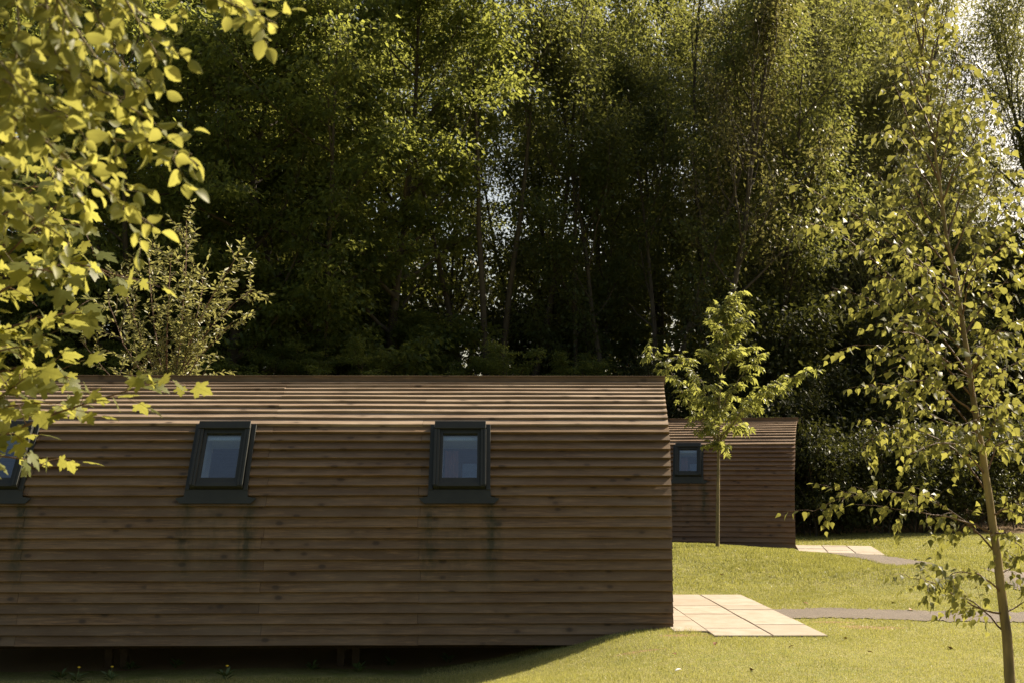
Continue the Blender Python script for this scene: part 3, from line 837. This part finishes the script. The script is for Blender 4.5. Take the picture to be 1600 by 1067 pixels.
LIST = [  # kind, variant, px, Y, H, label
    ('syc', 0, 40, 38, 17.6, 'sycamore in the wood behind the near broad-leaved tree'), ('syc', 1, 190, 36.5, 17.2, 'sycamore in the wood standing behind the willow sapling'),
    ('syc', 0, 345, 36, 17.8, 'thick-trunked sycamore in the wood beside the willow sapling'), ('syc', 1, 495, 37.5, 17.4, 'sycamore with wide sunlit sprays next to the thick-trunked sycamore'),
    ('syc', 0, 600, 39.5, 17.6, 'sunlit sycamore in the wood left of the many-stemmed ash'),
    ('gap', 0, 770, 41, 20.0, 'many-stemmed ash with bare forking stems against an opening of sky'), ('ash', 1, 915, 40, 17.4, 'dark ash just right of the many-stemmed ash'), ('ash', 0, 1010, 39, 17.0, 'dark ash standing beside the slender seeding ash'),
    ('ash', 1, 1175, 41, 18.6, 'ash in the wood directly above the far cabin'),
    ('fine', 0, 1265, 43, 20.2, 'willow in the wood above the far slab patio'), ('fine', 1, 1355, 44.5, 20.8, 'pale willow in the wood beside the birch crown'), ('fine', 0, 1412, 47, 20.2, 'pale willow behind the birch, edging the open sky'),
    ('syc', 1, 110, 46, 20.8, SYB), ('syc', 0, 265, 45, 20.6, SYB), ('syc', 1, 425, 46, 21.0, SYB), ('syc', 0, 540, 47, 20.8, SYB),
    ('ash', 1, 940, 49, 22.0, ASB), ('ash', 0, 1075, 48, 21.8, ASB),
    ('fine', 1, 1190, 50, 22.4, FIB), ('fine', 0, 1300, 51, 22.8, FIB), ('fine', 1, 1395, 54, 22.2, FIB),
    ('syc', 0, 30, 56, 23, SYB), ('syc', 1, 190, 57, 23.5, SYB), ('syc', 0, 350, 56, 23, SYB), ('syc', 1, 480, 58, 23.5, SYB), ('syc', 0, 560, 57, 22.5, SYB), 
    ('thin', 0, 690, 53, 19.0, 'thin-crowned ash seen through the opening of sky'), ('thin', 0, 845, 56, 22, 'thin-crowned ash beyond the many-stemmed ash'), ('ash', 1, 935, 60, 24.0, ASB), ('ash', 0, 1010, 57, 24, ASB), ('ash', 1, 1130, 58, 24.5, ASB), ('fine', 0, 1240, 60, 25, FIB), ('fine', 1, 1340, 61, 25, FIB), ('fine', 0, 1400, 60, 22.5, FIB),
]
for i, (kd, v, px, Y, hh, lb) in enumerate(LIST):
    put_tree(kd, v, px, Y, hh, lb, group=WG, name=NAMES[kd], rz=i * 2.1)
put_tree('brown', 0, 1100, 37.0, 16.6, 'slender ash hung with brown seed clusters, thin bare trunk, behind the young tree', name='seeding_ash_tree', rz=.6)
put_tree('fine', 1, 1668, 47, 20.0, 'rounded dark willow beyond the birch, across the open sky from the pale willow', name='willow_tree', rz=2.2, sxy=1.0)
for i, (x, Y, hh) in enumerate([(22.5, 46, 16.5), (26.5, 49.5, 17.5), (31, 53, 18)]):  # trees out of view, added to shade the foot of the wood
    put_tree('fine', i, 0, Y, hh, 'tall willow out of view, added to shade the wood beyond the rounded dark willow', group=WG, name='willow_tree', rz=i * 1.1 + .4, X=x)
put_tree('fine', 0, 1540, 55, 18.4, 'lower willow under the gap of open sky', name='willow_tree', rz=1.2)
put_tree('fine', 1, 1735, 47, 19.5, 'willow at the end of the wood in view, next to the rounded dark willow', name='willow_tree', rz=.3, sxy=1.2)
put_tree('syc', 1, -30, 45, 20, SYB, group=WG, name='sycamore_tree', rz=.3)
put_tree('fine', 1, 1700, 57, 21.5, FIB, group=WG, name='willow_tree', rz=.8)
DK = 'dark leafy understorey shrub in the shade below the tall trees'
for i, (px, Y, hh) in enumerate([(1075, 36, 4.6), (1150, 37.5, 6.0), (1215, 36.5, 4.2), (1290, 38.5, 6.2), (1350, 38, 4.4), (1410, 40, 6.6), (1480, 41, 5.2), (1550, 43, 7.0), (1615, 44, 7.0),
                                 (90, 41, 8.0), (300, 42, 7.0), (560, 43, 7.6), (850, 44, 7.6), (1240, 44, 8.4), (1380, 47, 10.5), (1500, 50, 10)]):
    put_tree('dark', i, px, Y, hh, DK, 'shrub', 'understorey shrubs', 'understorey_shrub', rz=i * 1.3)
SPL = 'sycamore sapling with layered shaded leaves between the trunks of the wood'
for i, (px, Y, hh) in enumerate([(30, 36, 7.0), (130, 35, 5.8), (240, 37, 7.6), (360, 35, 5.6), (445, 38.5, 6.6), (545, 36, 5.6), (650, 40, 6.6), (740, 37, 5.6), (850, 42, 6.6), (935, 37.5, 5.4), (1035, 42, 6.4), (1120, 42, 6.5), (1190, 44, 8)]):
    put_tree('syc', i, px, Y, hh, SPL, 'tree', 'sycamore saplings in the wood', 'sycamore_sapling', rz=i * 1.3, sxy=1.25)
SCR = 'low dark bush at the foot of the wood where the lawn ends'
for i, (px, Y, hh) in enumerate([(1265, 33.6, 2.2), (1315, 34.2, 1.9), (1370, 34.4, 2.3), (1425, 34.8, 2.0), (1478, 35.4, 2.4), (1530, 36.4, 2.3), (1585, 37.6, 2.6), (1225, 34.2, 2.6)]):
    put_tree('scrub', 0, px, Y, hh, SCR, 'bush', 'low bushes at the wood edge', 'low_bush', rz=i * 1.9)

# the far side of the wood: one leafy mass nobody could count
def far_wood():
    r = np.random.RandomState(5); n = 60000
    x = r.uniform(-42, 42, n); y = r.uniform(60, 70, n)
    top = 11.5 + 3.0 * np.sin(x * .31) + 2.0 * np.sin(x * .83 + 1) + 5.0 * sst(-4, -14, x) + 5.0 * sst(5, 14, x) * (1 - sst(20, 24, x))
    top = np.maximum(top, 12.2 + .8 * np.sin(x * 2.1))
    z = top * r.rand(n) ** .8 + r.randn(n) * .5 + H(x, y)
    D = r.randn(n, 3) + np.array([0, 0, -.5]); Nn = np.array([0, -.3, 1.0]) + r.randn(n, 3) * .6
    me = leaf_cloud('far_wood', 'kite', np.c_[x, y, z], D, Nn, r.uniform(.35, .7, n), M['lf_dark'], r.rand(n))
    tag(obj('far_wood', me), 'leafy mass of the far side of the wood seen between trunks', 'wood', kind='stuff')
far_wood()

# ---------------------------------------------------------------- trees drawn branch by branch
class Leafy:
    def __init__(s, seed): s.r = np.random.RandomState(seed); s.wood = MB(); s.P = []; s.D = []; s.N = []; s.S = []
    def curve(s, pts, n=10, wob=0.0):
        P = np.array(pts, float); d = np.r_[0, np.cumsum(np.linalg.norm(np.diff(P, axis=0), axis=1))]; q = np.linspace(0, d[-1], n)
        Q = np.stack([np.interp(q, d, P[:, i]) for i in range(3)], 1)
        for _ in range(2): Q[1:-1] = (Q[:-2] + 2 * Q[1:-1] + Q[2:]) / 4
        if wob: Q[1:-1] += s.r.randn(n - 2, 3) * wob
        return Q
    def leaves(s, pts, step, size, droop, spread=.85, start=.1, nup=1.0, nrand=.4, stalk=.0):
        L = np.linalg.norm(np.diff(pts, axis=0), axis=1).sum(); n = max(2, int(L * (1 - start) / step)); d = np.r_[0, np.cumsum(np.linalg.norm(np.diff(pts, axis=0), axis=1))]
        for k in range(n + 1):
            q = L * (start + (1 - start) * k / n); i = min(np.searchsorted(d, q, 'right') - 1, len(pts) - 2)
            p = pts[i] + (pts[i + 1] - pts[i]) * ((q - d[i]) / (d[i + 1] - d[i] + 1e-9))
            tg = unit(pts[i + 1] - pts[i]); side = unit(np.cross(tg, [0, 0, 1.0]) + s.r.randn(3) * .25) * (1 if k % 2 else -1)
            dd = unit(tg * (.55 if k < n else 1.5) + side * spread + np.array([0, 0, -droop]) + s.r.randn(3) * .3)
            if stalk: p = p + dd * stalk * s.r.uniform(.5, 1.2)
            s.P.append(p); s.D.append(dd); s.N.append(np.array([0, 0, nup]) + s.r.randn(3) * nrand); s.S.append(size * s.r.uniform(.6, 1.18))
    def twigs(s, br, n, L, step, size, droop, tdroop=.0, t0=.15, rad=.003, up=.1, spread=.85, nup=1.0, nrand=.4, flat=.6, stalk=0.0):
        for k in range(n):
            q = (t0 + (1 - t0) * (k + s.r.rand()) / n) * (len(br) - 1); i = min(int(q), len(br) - 2)
            p = br[i] + (br[i + 1] - br[i]) * (q - i); tg = unit(br[i + 1] - br[i])
            rv = s.r.randn(3) * np.array([1, 1, flat]); rv -= tg * np.dot(rv, tg) * .6
            d = unit(tg * .55 + unit(rv) * .8 + np.array([0, 0, up])); pts = [p]; l = L * s.r.uniform(.5, 1.2)
            for _ in range(4):
                d = unit(d + np.array([0, 0, -tdroop]) + s.r.randn(3) * .10); pts.append(pts[-1] + d * l / 4)
            pts = np.array(pts); s.wood.tube(pts, np.linspace(rad, rad * .4, 5), 4)
            s.leaves(pts, step, size, droop, spread, nup=nup, nrand=nrand, stalk=stalk)
    def arrays(s): return np.array(s.P), np.array(s.D), np.array(s.N), np.array(s.S)
    def finish(s, root, kind, mat, mat_o, wood_mat_, n_obj=0, wood_name='branches', crown='crown'):
        off = np.array(root.location); P, D, Nn, S = s.arrays()
        wm = s.wood; wm.V = [v - off for v in wm.V]; wm.build(wood_name, wood_mat_, root, True)['kind'] = 'stuff'
        order = np.arange(len(P))
        if n_obj:
            vis = []
            for i in range(len(P)):
                v = P[i] - CAM; fy = v[1]; px = 800 + F * v[0] / fy
                inside = (-20 < px < 1620)
                vis.append((0 if inside else 1, np.linalg.norm(v) / S[i] + s.r.rand() * 6))
            order = np.array(sorted(range(len(P)), key=lambda i: vis[i]))
            a = order[:n_obj]; order = order[n_obj:]
            leaf_objects(leaf_mesh('leaf', kind, M[mat_o]), P[a], D[a], Nn[a], S[a], root)
        if len(order):
            me = leaf_cloud(crown, kind, P[order] - off, D[order], Nn[order], S[order], M[mat], s.r.rand(len(order)), True)
            o = obj(crown, me, root); o['kind'] = 'stuff'

# young tree on the mound in front of the far cabin
def young_tree():
    L = Leafy(31); Y = 23.6
    b = at_y(1121, 853, Y); b[2] = float(H(b[0], b[1]))
    root = empty('young_tree', b); tag(root, 'slender young tree with bright layered leaves on the grass mound before the far cabin', 'tree')
    tr = MB(); J = L.r
    def q(px, py, dy=0.0): return at_y(px, py, Y + dy)
    trunk = L.curve([b, q(1122, 760), q(1123, 690), q(1122, 640), q(1129, 570), q(1134, 510), q(1140, 462)], 16)
    tr.V = []; tr.tube(trunk - b, np.linspace(.042, .006, 16), 8); tr.build('trunk', M['bark_young'], root, True)
    brs = [([(1122, 690), (1095, 655), (1068, 620), (1052, 580), (1030, 552), (1014, 549)], -.3, 13), ([(1122, 700), (1100, 640), (1085, 600), (1060, 560)], .5, 9),
           ([(1124, 685), (1160, 640), (1195, 605), (1232, 584), (1270, 576)], .2, 13), ([(1124, 690), (1150, 650), (1180, 622), (1215, 600)], -.7, 9),
           ([(1122, 660), (1100, 610), (1085, 575), (1075, 558)], .3, 9), ([(1126, 640), (1150, 600), (1170, 570), (1188, 553)], .1, 9),
           ([(1130, 590), (1112, 560), (1098, 545)], -.4, 7), ([(1132, 580), (1152, 550), (1164, 545)], .3, 7), ([(1134, 540), (1120, 515), (1115, 505)], .2, 6), ([(1135, 540), (1148, 515), (1155, 500)], -.2, 6),
           ([(1137, 510), (1128, 488), (1126, 478)], -.1, 5), ([(1138, 500), (1148, 480), (1150, 468)], .1, 5),
           ([(1122, 690), (1108, 665), (1090, 660)], -.6, 6), ([(1123, 690), (1140, 668), (1165, 662)], .6, 6), ([(1122, 670), (1124, 640), (1118, 600)], -.6, 7), ([(1122, 670), (1128, 640), (1140, 610)], .6, 7),
           ([(1122, 695), (1114, 690), (1110, 692)], -.1, 2), ([(1122, 700), (1130, 696), (1135, 700)], -.2, 2), ([(1130, 600), (1136, 520), (1140, 460)], -.1, 16)]
    for pts, dy, n in brs:
        m_ = len(pts) - 1
        c = L.curve([q(x, y, dy * k / max(1, m_)) for k, (x, y) in enumerate(pts)], 9, .02)
        L.wood.tube(c, np.linspace(.013, .004, 9), 5)
        L.twigs(c, int(n * 1.5), .27, .050, .175, .75, .10, .2, .004, .1, .7, 1.0, .35, .5)
    L.finish(root, 'palmate', 'lf_young', None, M['bark_young'])
young_tree()

# willow shrub behind the long cabin
def willow():
    L = Leafy(41); Y = 19.2
    b = np.array([(265 - 800) / F * Y, Y, 0.0]); b[2] = float(H(b[0], b[1])) - .02
    root = empty('willow_sapling', b); tag(root, 'sunlit grey-green willow sapling with small narrow leaves rising behind the cabin ridge', 'tree')
    tr = MB()
    def q(px, py, dy=0.0): return at_y(px, py, Y + dy)
    for i, (pts, dy, n) in enumerate([([(268, 640), (282, 540), (288, 450), (291, 345)], 0, 26), ([(262, 640), (240, 520), (236, 440), (232, 395)], .3, 20), ([(270, 640), (300, 520), (340, 440), (372, 398)], -.2, 20),
                          ([(272, 600), (320, 520), (360, 470), (397, 452)], .3, 18), ([(270, 620), (310, 560), (345, 520), (362, 505)], -.4, 16), ([(262, 620), (222, 540), (200, 470), (190, 430)], -.2, 18),
                          ([(262, 640), (210, 570), (180, 510), (168, 470)], .4, 16), ([(262, 650), (230, 590), (215, 560)], -.5, 10), ([(270, 650), (300, 600), (322, 580)], -.5, 10), ([(265, 640), (255, 540), (265, 450), (268, 395)], -.6, 18),
                          ([(272, 640), (290, 560), (312, 480), (318, 420)], .6, 18), ([(262, 640), (180, 600), (140, 560), (125, 530)], .1, 12)]):
        m_ = len(pts) - 1
        w_ = [b] + [q(x, y, dy * k / m_) for k, (x, y) in enumerate(pts)]
        c = L.curve(w_, 14, .015); tr.tube(c - b, np.linspace(.035, .004, 14), 5)
        L.twigs(c, int(n * 2.0), .46, .028, .11, .15, .0, .42, .003, .35, .75, .6, .7, .9)
    tr.build('trunk', M['bark_twig'], root, True)
    L.finish(root, 'lance', 'lf_willow', None, M['bark_twig'])
willow()

# young birch on the near lawn
def birch():
    L = Leafy(52); Y = 9.0
    b = at_y(1582, 1100, Y); b[2] = float(H(b[0], b[1])) - .01
    root = empty('birch_tree', b); tag(root, 'young birch with leaning yellow-brown trunk standing on the near lawn', 'tree')
    tpx = [(1572, 985), (1562, 900), (1548, 790), (1530, 680), (1513, 570), (1497, 460), (1480, 375), (1466, 280), (1456, 180), (1440, 90), (1428, 0), (1420, -70)]
    trunk = L.curve([b] + [at_y(x, y, Y - .02 * k) for k, (x, y) in enumerate(tpx)], 40, .003)
    rad = np.interp(np.linspace(0, 1, 40), [0, .05, .2, .5, .8, 1], [.043, .039, .031, .018, .007, .003])
    tr = MB(); tr.tube(trunk - b, rad, 10); tr.build('trunk', M['bark_birch'], root, True)
    def node(py):
        py = min(py, 1080); k = np.argmin([abs((735.5 - py) / F * Y + 1.75 - p[2]) for p in trunk]); return trunk[k]
    # (start y on trunk, [bend points], depth offset, twigs)
    brs = [(960, [(1540, 955), (1500, 935), (1455, 905), (1420, 902)], -.2, 8), (975, [(1530, 945), (1480, 915), (1445, 905)], .3, 7), (925, [(1540, 900), (1500, 890), (1470, 905)], -.4, 6), (900, [(1590, 880), (1615, 850)], .2, 6), (965, [(1590, 948), (1612, 925)], .1, 4),
           (850, [(1500, 800), (1440, 770), (1370, 765), (1320, 770), (1272, 798)], .1, 12), (840, [(1500, 810), (1450, 800), (1400, 795)], -.4, 7), (800, [(1580, 790), (1610, 775)], -.2, 6), (830, [(1570, 830), (1600, 860)], -.3, 6),
           (770, [(1500, 700), (1440, 668), (1385, 660), (1345, 700)], .3, 11), (740, [(1500, 690), (1460, 690), (1420, 710)], -.5, 8), (730, [(1560, 690), (1600, 680)], .2, 7), (700, [(1560, 640), (1610, 620)], -.4, 8),
           (690, [(1480, 620), (1420, 560), (1370, 530), (1330, 540)], .4, 11), (660, [(1470, 600), (1420, 590), (1385, 610)], -.4, 9), (650, [(1550, 590), (1590, 560), (1620, 560)], .3, 9), (620, [(1450, 540), (1390, 480), (1330, 460), (1300, 450)], -.3, 11),
           (600, [(1540, 530), (1580, 500), (1612, 505)], -.3, 9), (580, [(1450, 490), (1390, 430), (1330, 380), (1290, 340), (1262, 348)], .2, 13), (560, [(1440, 480), (1400, 440), (1370, 430)], -.6, 9), (540, [(1540, 470), (1580, 430), (1605, 410)], .2, 10),
           (520, [(1440, 430), (1380, 370), (1320, 320), (1268, 298)], -.2, 13), (500, [(1520, 430), (1570, 380), (1600, 350)], -.5, 10), (480, [(1440, 410), (1400, 370), (1350, 340)], .5, 10), (460, [(1520, 400), (1560, 340), (1590, 300)], .4, 10),
           (440, [(1440, 370), (1400, 310), (1370, 270)], 0, 10), (420, [(1510, 350), (1545, 300), (1560, 265)], 0, 9), (400, [(1450, 340), (1420, 280), (1400, 240)], -.4, 8), (380, [(1500, 310), (1535, 250), (1560, 200)], .3, 9),
           (350, [(1450, 290), (1420, 230), (1395, 200)], .3, 8), (330, [(1490, 270), (1520, 220), (1545, 175)], -.3, 8), (300, [(1445, 240), (1415, 180), (1395, 130)], -.1, 8), (280, [(1480, 220), (1510, 165), (1535, 140)], .1, 8),
           (240, [(1445, 180), (1420, 120), (1405, 70)], .2, 7), (220, [(1470, 160), (1490, 110), (1500, 60)], -.1, 7), (180, [(1440, 120), (1415, 60), (1400, 10)], 0, 7), (150, [(1455, 90), (1470, 40), (1480, 15)], 0, 6), (90, [(1430, 40), (1410, -20)], 0, 5), (60, [(1445, 10), (1455, -40)], 0, 5),
           (690, [(1450, 650), (1400, 600), (1360, 600)], .8, 9), (600, [(1470, 560), (1440, 520), (1410, 520)], -1.0, 9), (500, [(1470, 460), (1450, 420), (1420, 410)], -1.0, 9), (520, [(1500, 480), (1500, 440), (1490, 400)], 1.0, 8), (620, [(1520, 580), (1540, 545), (1560, 540)], -1.0, 9), (700, [(1520, 660), (1540, 640), (1570, 650)], -.9, 8)]
    for y0, pts, dy, n in brs:
        s0 = node(y0); m_ = len(pts)
        c = L.curve([s0] + [at_y(x, y, s0[1] + dy * (k + 1) / m_) for k, (x, y) in enumerate(pts)], 10, .006)
        L.wood.tube(c, np.linspace(.008, .0022, 10), 5)
        L.twigs(c, int(n * 1.8), .26, .036, .065, .75, .16, .2, .0016, .05, .6, .75, .6, .75, .018)
    for k in range(8):
        L.leaves(trunk[28 + k:30 + k], .05, .065, .6)
    L.finish(root, 'birch', 'lf_birch', 'lf_birch_o', M['bark_twig'], 300)
birch()

# broad oval-leaved tree reaching in at the upper left
def oval_tree():
    L = Leafy(61); Y = 3.1
    b = np.array([-2.35, 3.25, 0.0]); root = empty('broadleaf_tree', b); tag(root, 'near tree with broad oval yellow-green leaves hanging in from above', 'tree')
    tr = MB(); trunk = L.curve([b, b + [.03, 0, 1.2], b + [.12, -.04, 2.3], b + [.3, -.1, 3.3], b + [.42, -.1, 4.2]], 14, .01); tr.tube(trunk - b, np.linspace(.075, .02, 14), 10); tr.build('trunk', M['bark_young'], root, True)
    def q(px, py, dy=0.0): return at_y(px, py, Y + dy)
    hub1, hub2, hub3 = trunk[7], trunk[10], trunk[12]
    brs = [(hub3, [(-60, -260), (60, -120), (72, 0), (86, 75), (90, 130)], .0, 14), (hub3, [(20, -260), (95, -120), (93, 0), (88, 75)], .05, 8), (hub3, [(-80, -200), (20, -80), (36, 0), (32, 60), (20, 120)], -.1, 12),
           (hub3, [(100, -230), (220, -90), (300, -8), (365, 12), (432, 38)], .1, 17), (hub3, [(120, -230), (240, -80), (320, -20), (400, 10)], .25, 12), (hub3, [(60, -200), (170, -60), (215, 40), (250, 95)], -.1, 14), (hub3, [(0, -180), (120, -40), (170, 60), (215, 140)], .15, 14),
           (hub2, [(-80, 60), (20, 150), (120, 190), (200, 235), (300, 242)], .05, 15), (hub2, [(-80, 100), (20, 190), (120, 260), (180, 300), (228, 350)], .1, 14), (hub2, [(-60, 20), (60, 90), (140, 130), (230, 185)], -.05, 15),
           (hub2, [(-100, 40), (0, 120), (70, 170), (130, 210)], -.2, 14), (hub2, [(-100, 120), (0, 200), (80, 250), (130, 320)], .25, 12), (hub1, [(-120, 260), (-20, 300), (60, 350), (110, 380)], .2, 10),
           (hub3, [(-60, -160), (10, -60), (60, 20), (130, 60)], .2, 12), (hub3, [(60, -160), (130, -60), (180, 0), (230, 30)], .3, 12), (hub2, [(-110, 0), (-30, 60), (20, 100), (50, 160)], -.3, 11), (hub1, [(-140, 200), (-40, 240), (20, 290)], -.05, 9),
           (hub3, [(-20, -140), (40, -60), (110, 10), (150, 90)], -.25, 12)]
    for h_, pts, dy, n in brs:
        c = L.curve([h_] + [q(x, y, dy) for x, y in pts], 14, .004)
        L.wood.tube(c, np.linspace(.011, .0022, 14), 6)
        L.twigs(c, int(n * 1.9), .115, .021, .048, .35, .06, .45, .0015, .1, .8, .55, .75, .8, .008)
    L.finish(root, 'oval', 'lf_oval', 'lf_oval_o', M['bark_young'], 300)
oval_tree()

# maple reaching in at the left edge
def maple_tree():
    L = Leafy(71); Y = 4.7
    b = np.array([-3.2, 4.9, 0.0]); root = empty('maple_tree', b); tag(root, 'near maple with lobed leaves reaching over the cabin roof', 'tree')
    tr = MB(); trunk = L.curve([b, b + [.02, 0, 1.0], b + [.1, -.03, 2.0], b + [.25, -.1, 3.2], b + [.3, -.1, 4.2]], 14, .01); tr.tube(trunk - b, np.linspace(.08, .02, 14), 10); tr.build('trunk', M['bark_young'], root, True)
    def q(px, py, dy=0.0): return at_y(px, py, Y + dy)
    h0, h1, h2 = trunk[5], trunk[7], trunk[9]
    brs = [(h0, [(-160, 740), (-20, 685), (60, 655), (150, 625), (215, 605), (268, 590)], -.1, 12), (h0, [(-160, 770), (-20, 705), (40, 708), (80, 730)], .1, 4), (h0, [(-150, 700), (-20, 640), (50, 620), (95, 630)], .25, 9),
           (h1, [(-150, 560), (-30, 480), (40, 430), (110, 395), (165, 408), (200, 438)], -.1, 13), (h1, [(-150, 600), (-20, 530), (60, 490), (150, 490)], .1, 13), (h1, [(-160, 640), (-30, 590), (50, 560), (110, 590)], 0, 11),
           (h1, [(-150, 520), (-30, 440), (40, 370), (90, 320)], .2, 12), (h2, [(-150, 420), (-20, 360), (50, 300), (85, 270)], 0, 11), (h1, [(-150, 500), (-20, 420), (50, 400), (120, 440)], -.3, 11),
           (h1, [(-150, 600), (-30, 560), (20, 520), (60, 540)], -.3, 9), (h2, [(-150, 400), (-40, 330), (10, 290), (60, 290)], -.25, 9), (h0, [(-160, 680), (-40, 640), (10, 610), (40, 590)], -.2, 8), (h1, [(-150, 480), (-20, 400), (60, 350), (130, 350)], .3, 10)]
    for h_, pts, dy, n in brs:
        c = L.curve([h_] + [q(x, y, dy) for x, y in pts], 14, .004)
        L.wood.tube(c, np.linspace(.012, .0022, 14), 6)
        L.twigs(c, int(n * 1.8), .155, .042, .074, .38, .08, .40, .0016, .12, .8, .9, .5, .5, .018)
    L.finish(root, 'maple', 'lf_maple', 'lf_maple_o', M['bark_twig'], 300)
maple_tree()

# ---------------------------------------------------------------- small things on the lawn
M['dry_leaf'] = plain_mat('dry_leaf', (.19, .085, .035), .7, .3, 0, .3)
M['feather'] = plain_mat('white_feather', (.75, .73, .70), .8, .2, 0, .05)
M['weed'] = plain_mat('weed_leaf', (.06, .085, .02), .5, .4, 0, .3)
M['yellow'] = plain_mat('yellow_petal', (.62, .42, .03), .7, .2, 0, .1)
lm = leaf_mesh('fallen_leaf', 'oval', M['dry_leaf'])
rr = random.Random(12)
for i, (px, py) in enumerate([(1131, 897), (1200, 900), (1255, 941), (1318, 996), (1356, 1018), (1177, 1045), (1056, 1022), (1425, 952), (1240, 1008), (1480, 1010), (1118, 1003), (1395, 940)]):
    p = at_z(px, py, 0.05); z = float(H(p[0], p[1])); p = at_z(px, py, z + .02)
    o = obj('fallen_leaf', lm); sc_ = rr.uniform(.05, .085); o.scale = (sc_, sc_, sc_)
    o.location = (p[0], p[1], z + .022); o.rotation_euler = (rr.uniform(-.4, .4), rr.uniform(-.4, .4), rr.uniform(0, 6))
    tag(o, 'small dry brown leaf lying on the sunlit lawn', 'leaf', 'fallen leaves on the lawn')
p = at_z(1055, 1048, -.02); z = float(H(p[0], p[1])); p = at_z(1055, 1048, z + .02)
b = MB(); b.tube([(0, 0, 0), (.02, .005, .004), (.05, .005, .008), (.085, 0, .004)], [.002, .011, .009, .001], 6)
o = b.build('feather', M['feather'], None, True); o.location = (p[0], p[1], z + .024); o.rotation_euler = (0, 0, .7)
tag(o, 'small white feather lying on the near lawn', 'feather')
def weed(px, py, flower):
    p = at_z(px, py, -.5); z = float(H(p[0], p[1])); p = at_z(px, py, z)
    z = float(H(p[0], p[1])); r_ = np.random.RandomState(int(px))
    e = empty('weed', (p[0], p[1], z - .005)); n = 14
    a = r_.uniform(0, 6.28, n); D_ = np.stack([np.cos(a), np.sin(a), r_.uniform(.3, 1.2, n)], 1)
    P_ = np.stack([np.cos(a) * .02, np.sin(a) * .02, r_.uniform(0, .06, n)], 1)
    obj('leaves', leaf_cloud('leaves', 'lance', P_, D_, np.tile([0, 0, 1.0], (n, 1)), r_.uniform(.06, .13, n), M['weed'], np.zeros(n)), e)['kind'] = 'stuff'
    if flower:
        b = MB(); b.tube([(0, 0, 0), (.01, 0, .08), (.015, .01, .15)], .003, 5); st = b.build('stem', M['weed'], e, True)
        b = MB(); b.tube([(.015, .01, .148), (.015, .01, .156), (.015, .01, .166)], [.006, .020, .010], 10); b.build('flower', M['yellow'], st, True)
    tag(e, 'yellow-flowered weed in the shaded grass before the long cabin' if flower else 'leafy weed in the shaded grass along the long cabin', 'weed', 'weeds in the cabin shade')
for px, py, fl in [(172, 1063, 1), (352, 1062, 1), (95, 1060, 0), (120, 1064, 1), (488, 1046, 0), (275, 1043, 0), (205, 1045, 0), (610, 1040, 0), (700, 1036, 0), (872, 1010, 0), (845, 1016, 0), (560, 1050, 0)]:
    weed(px, py, fl)
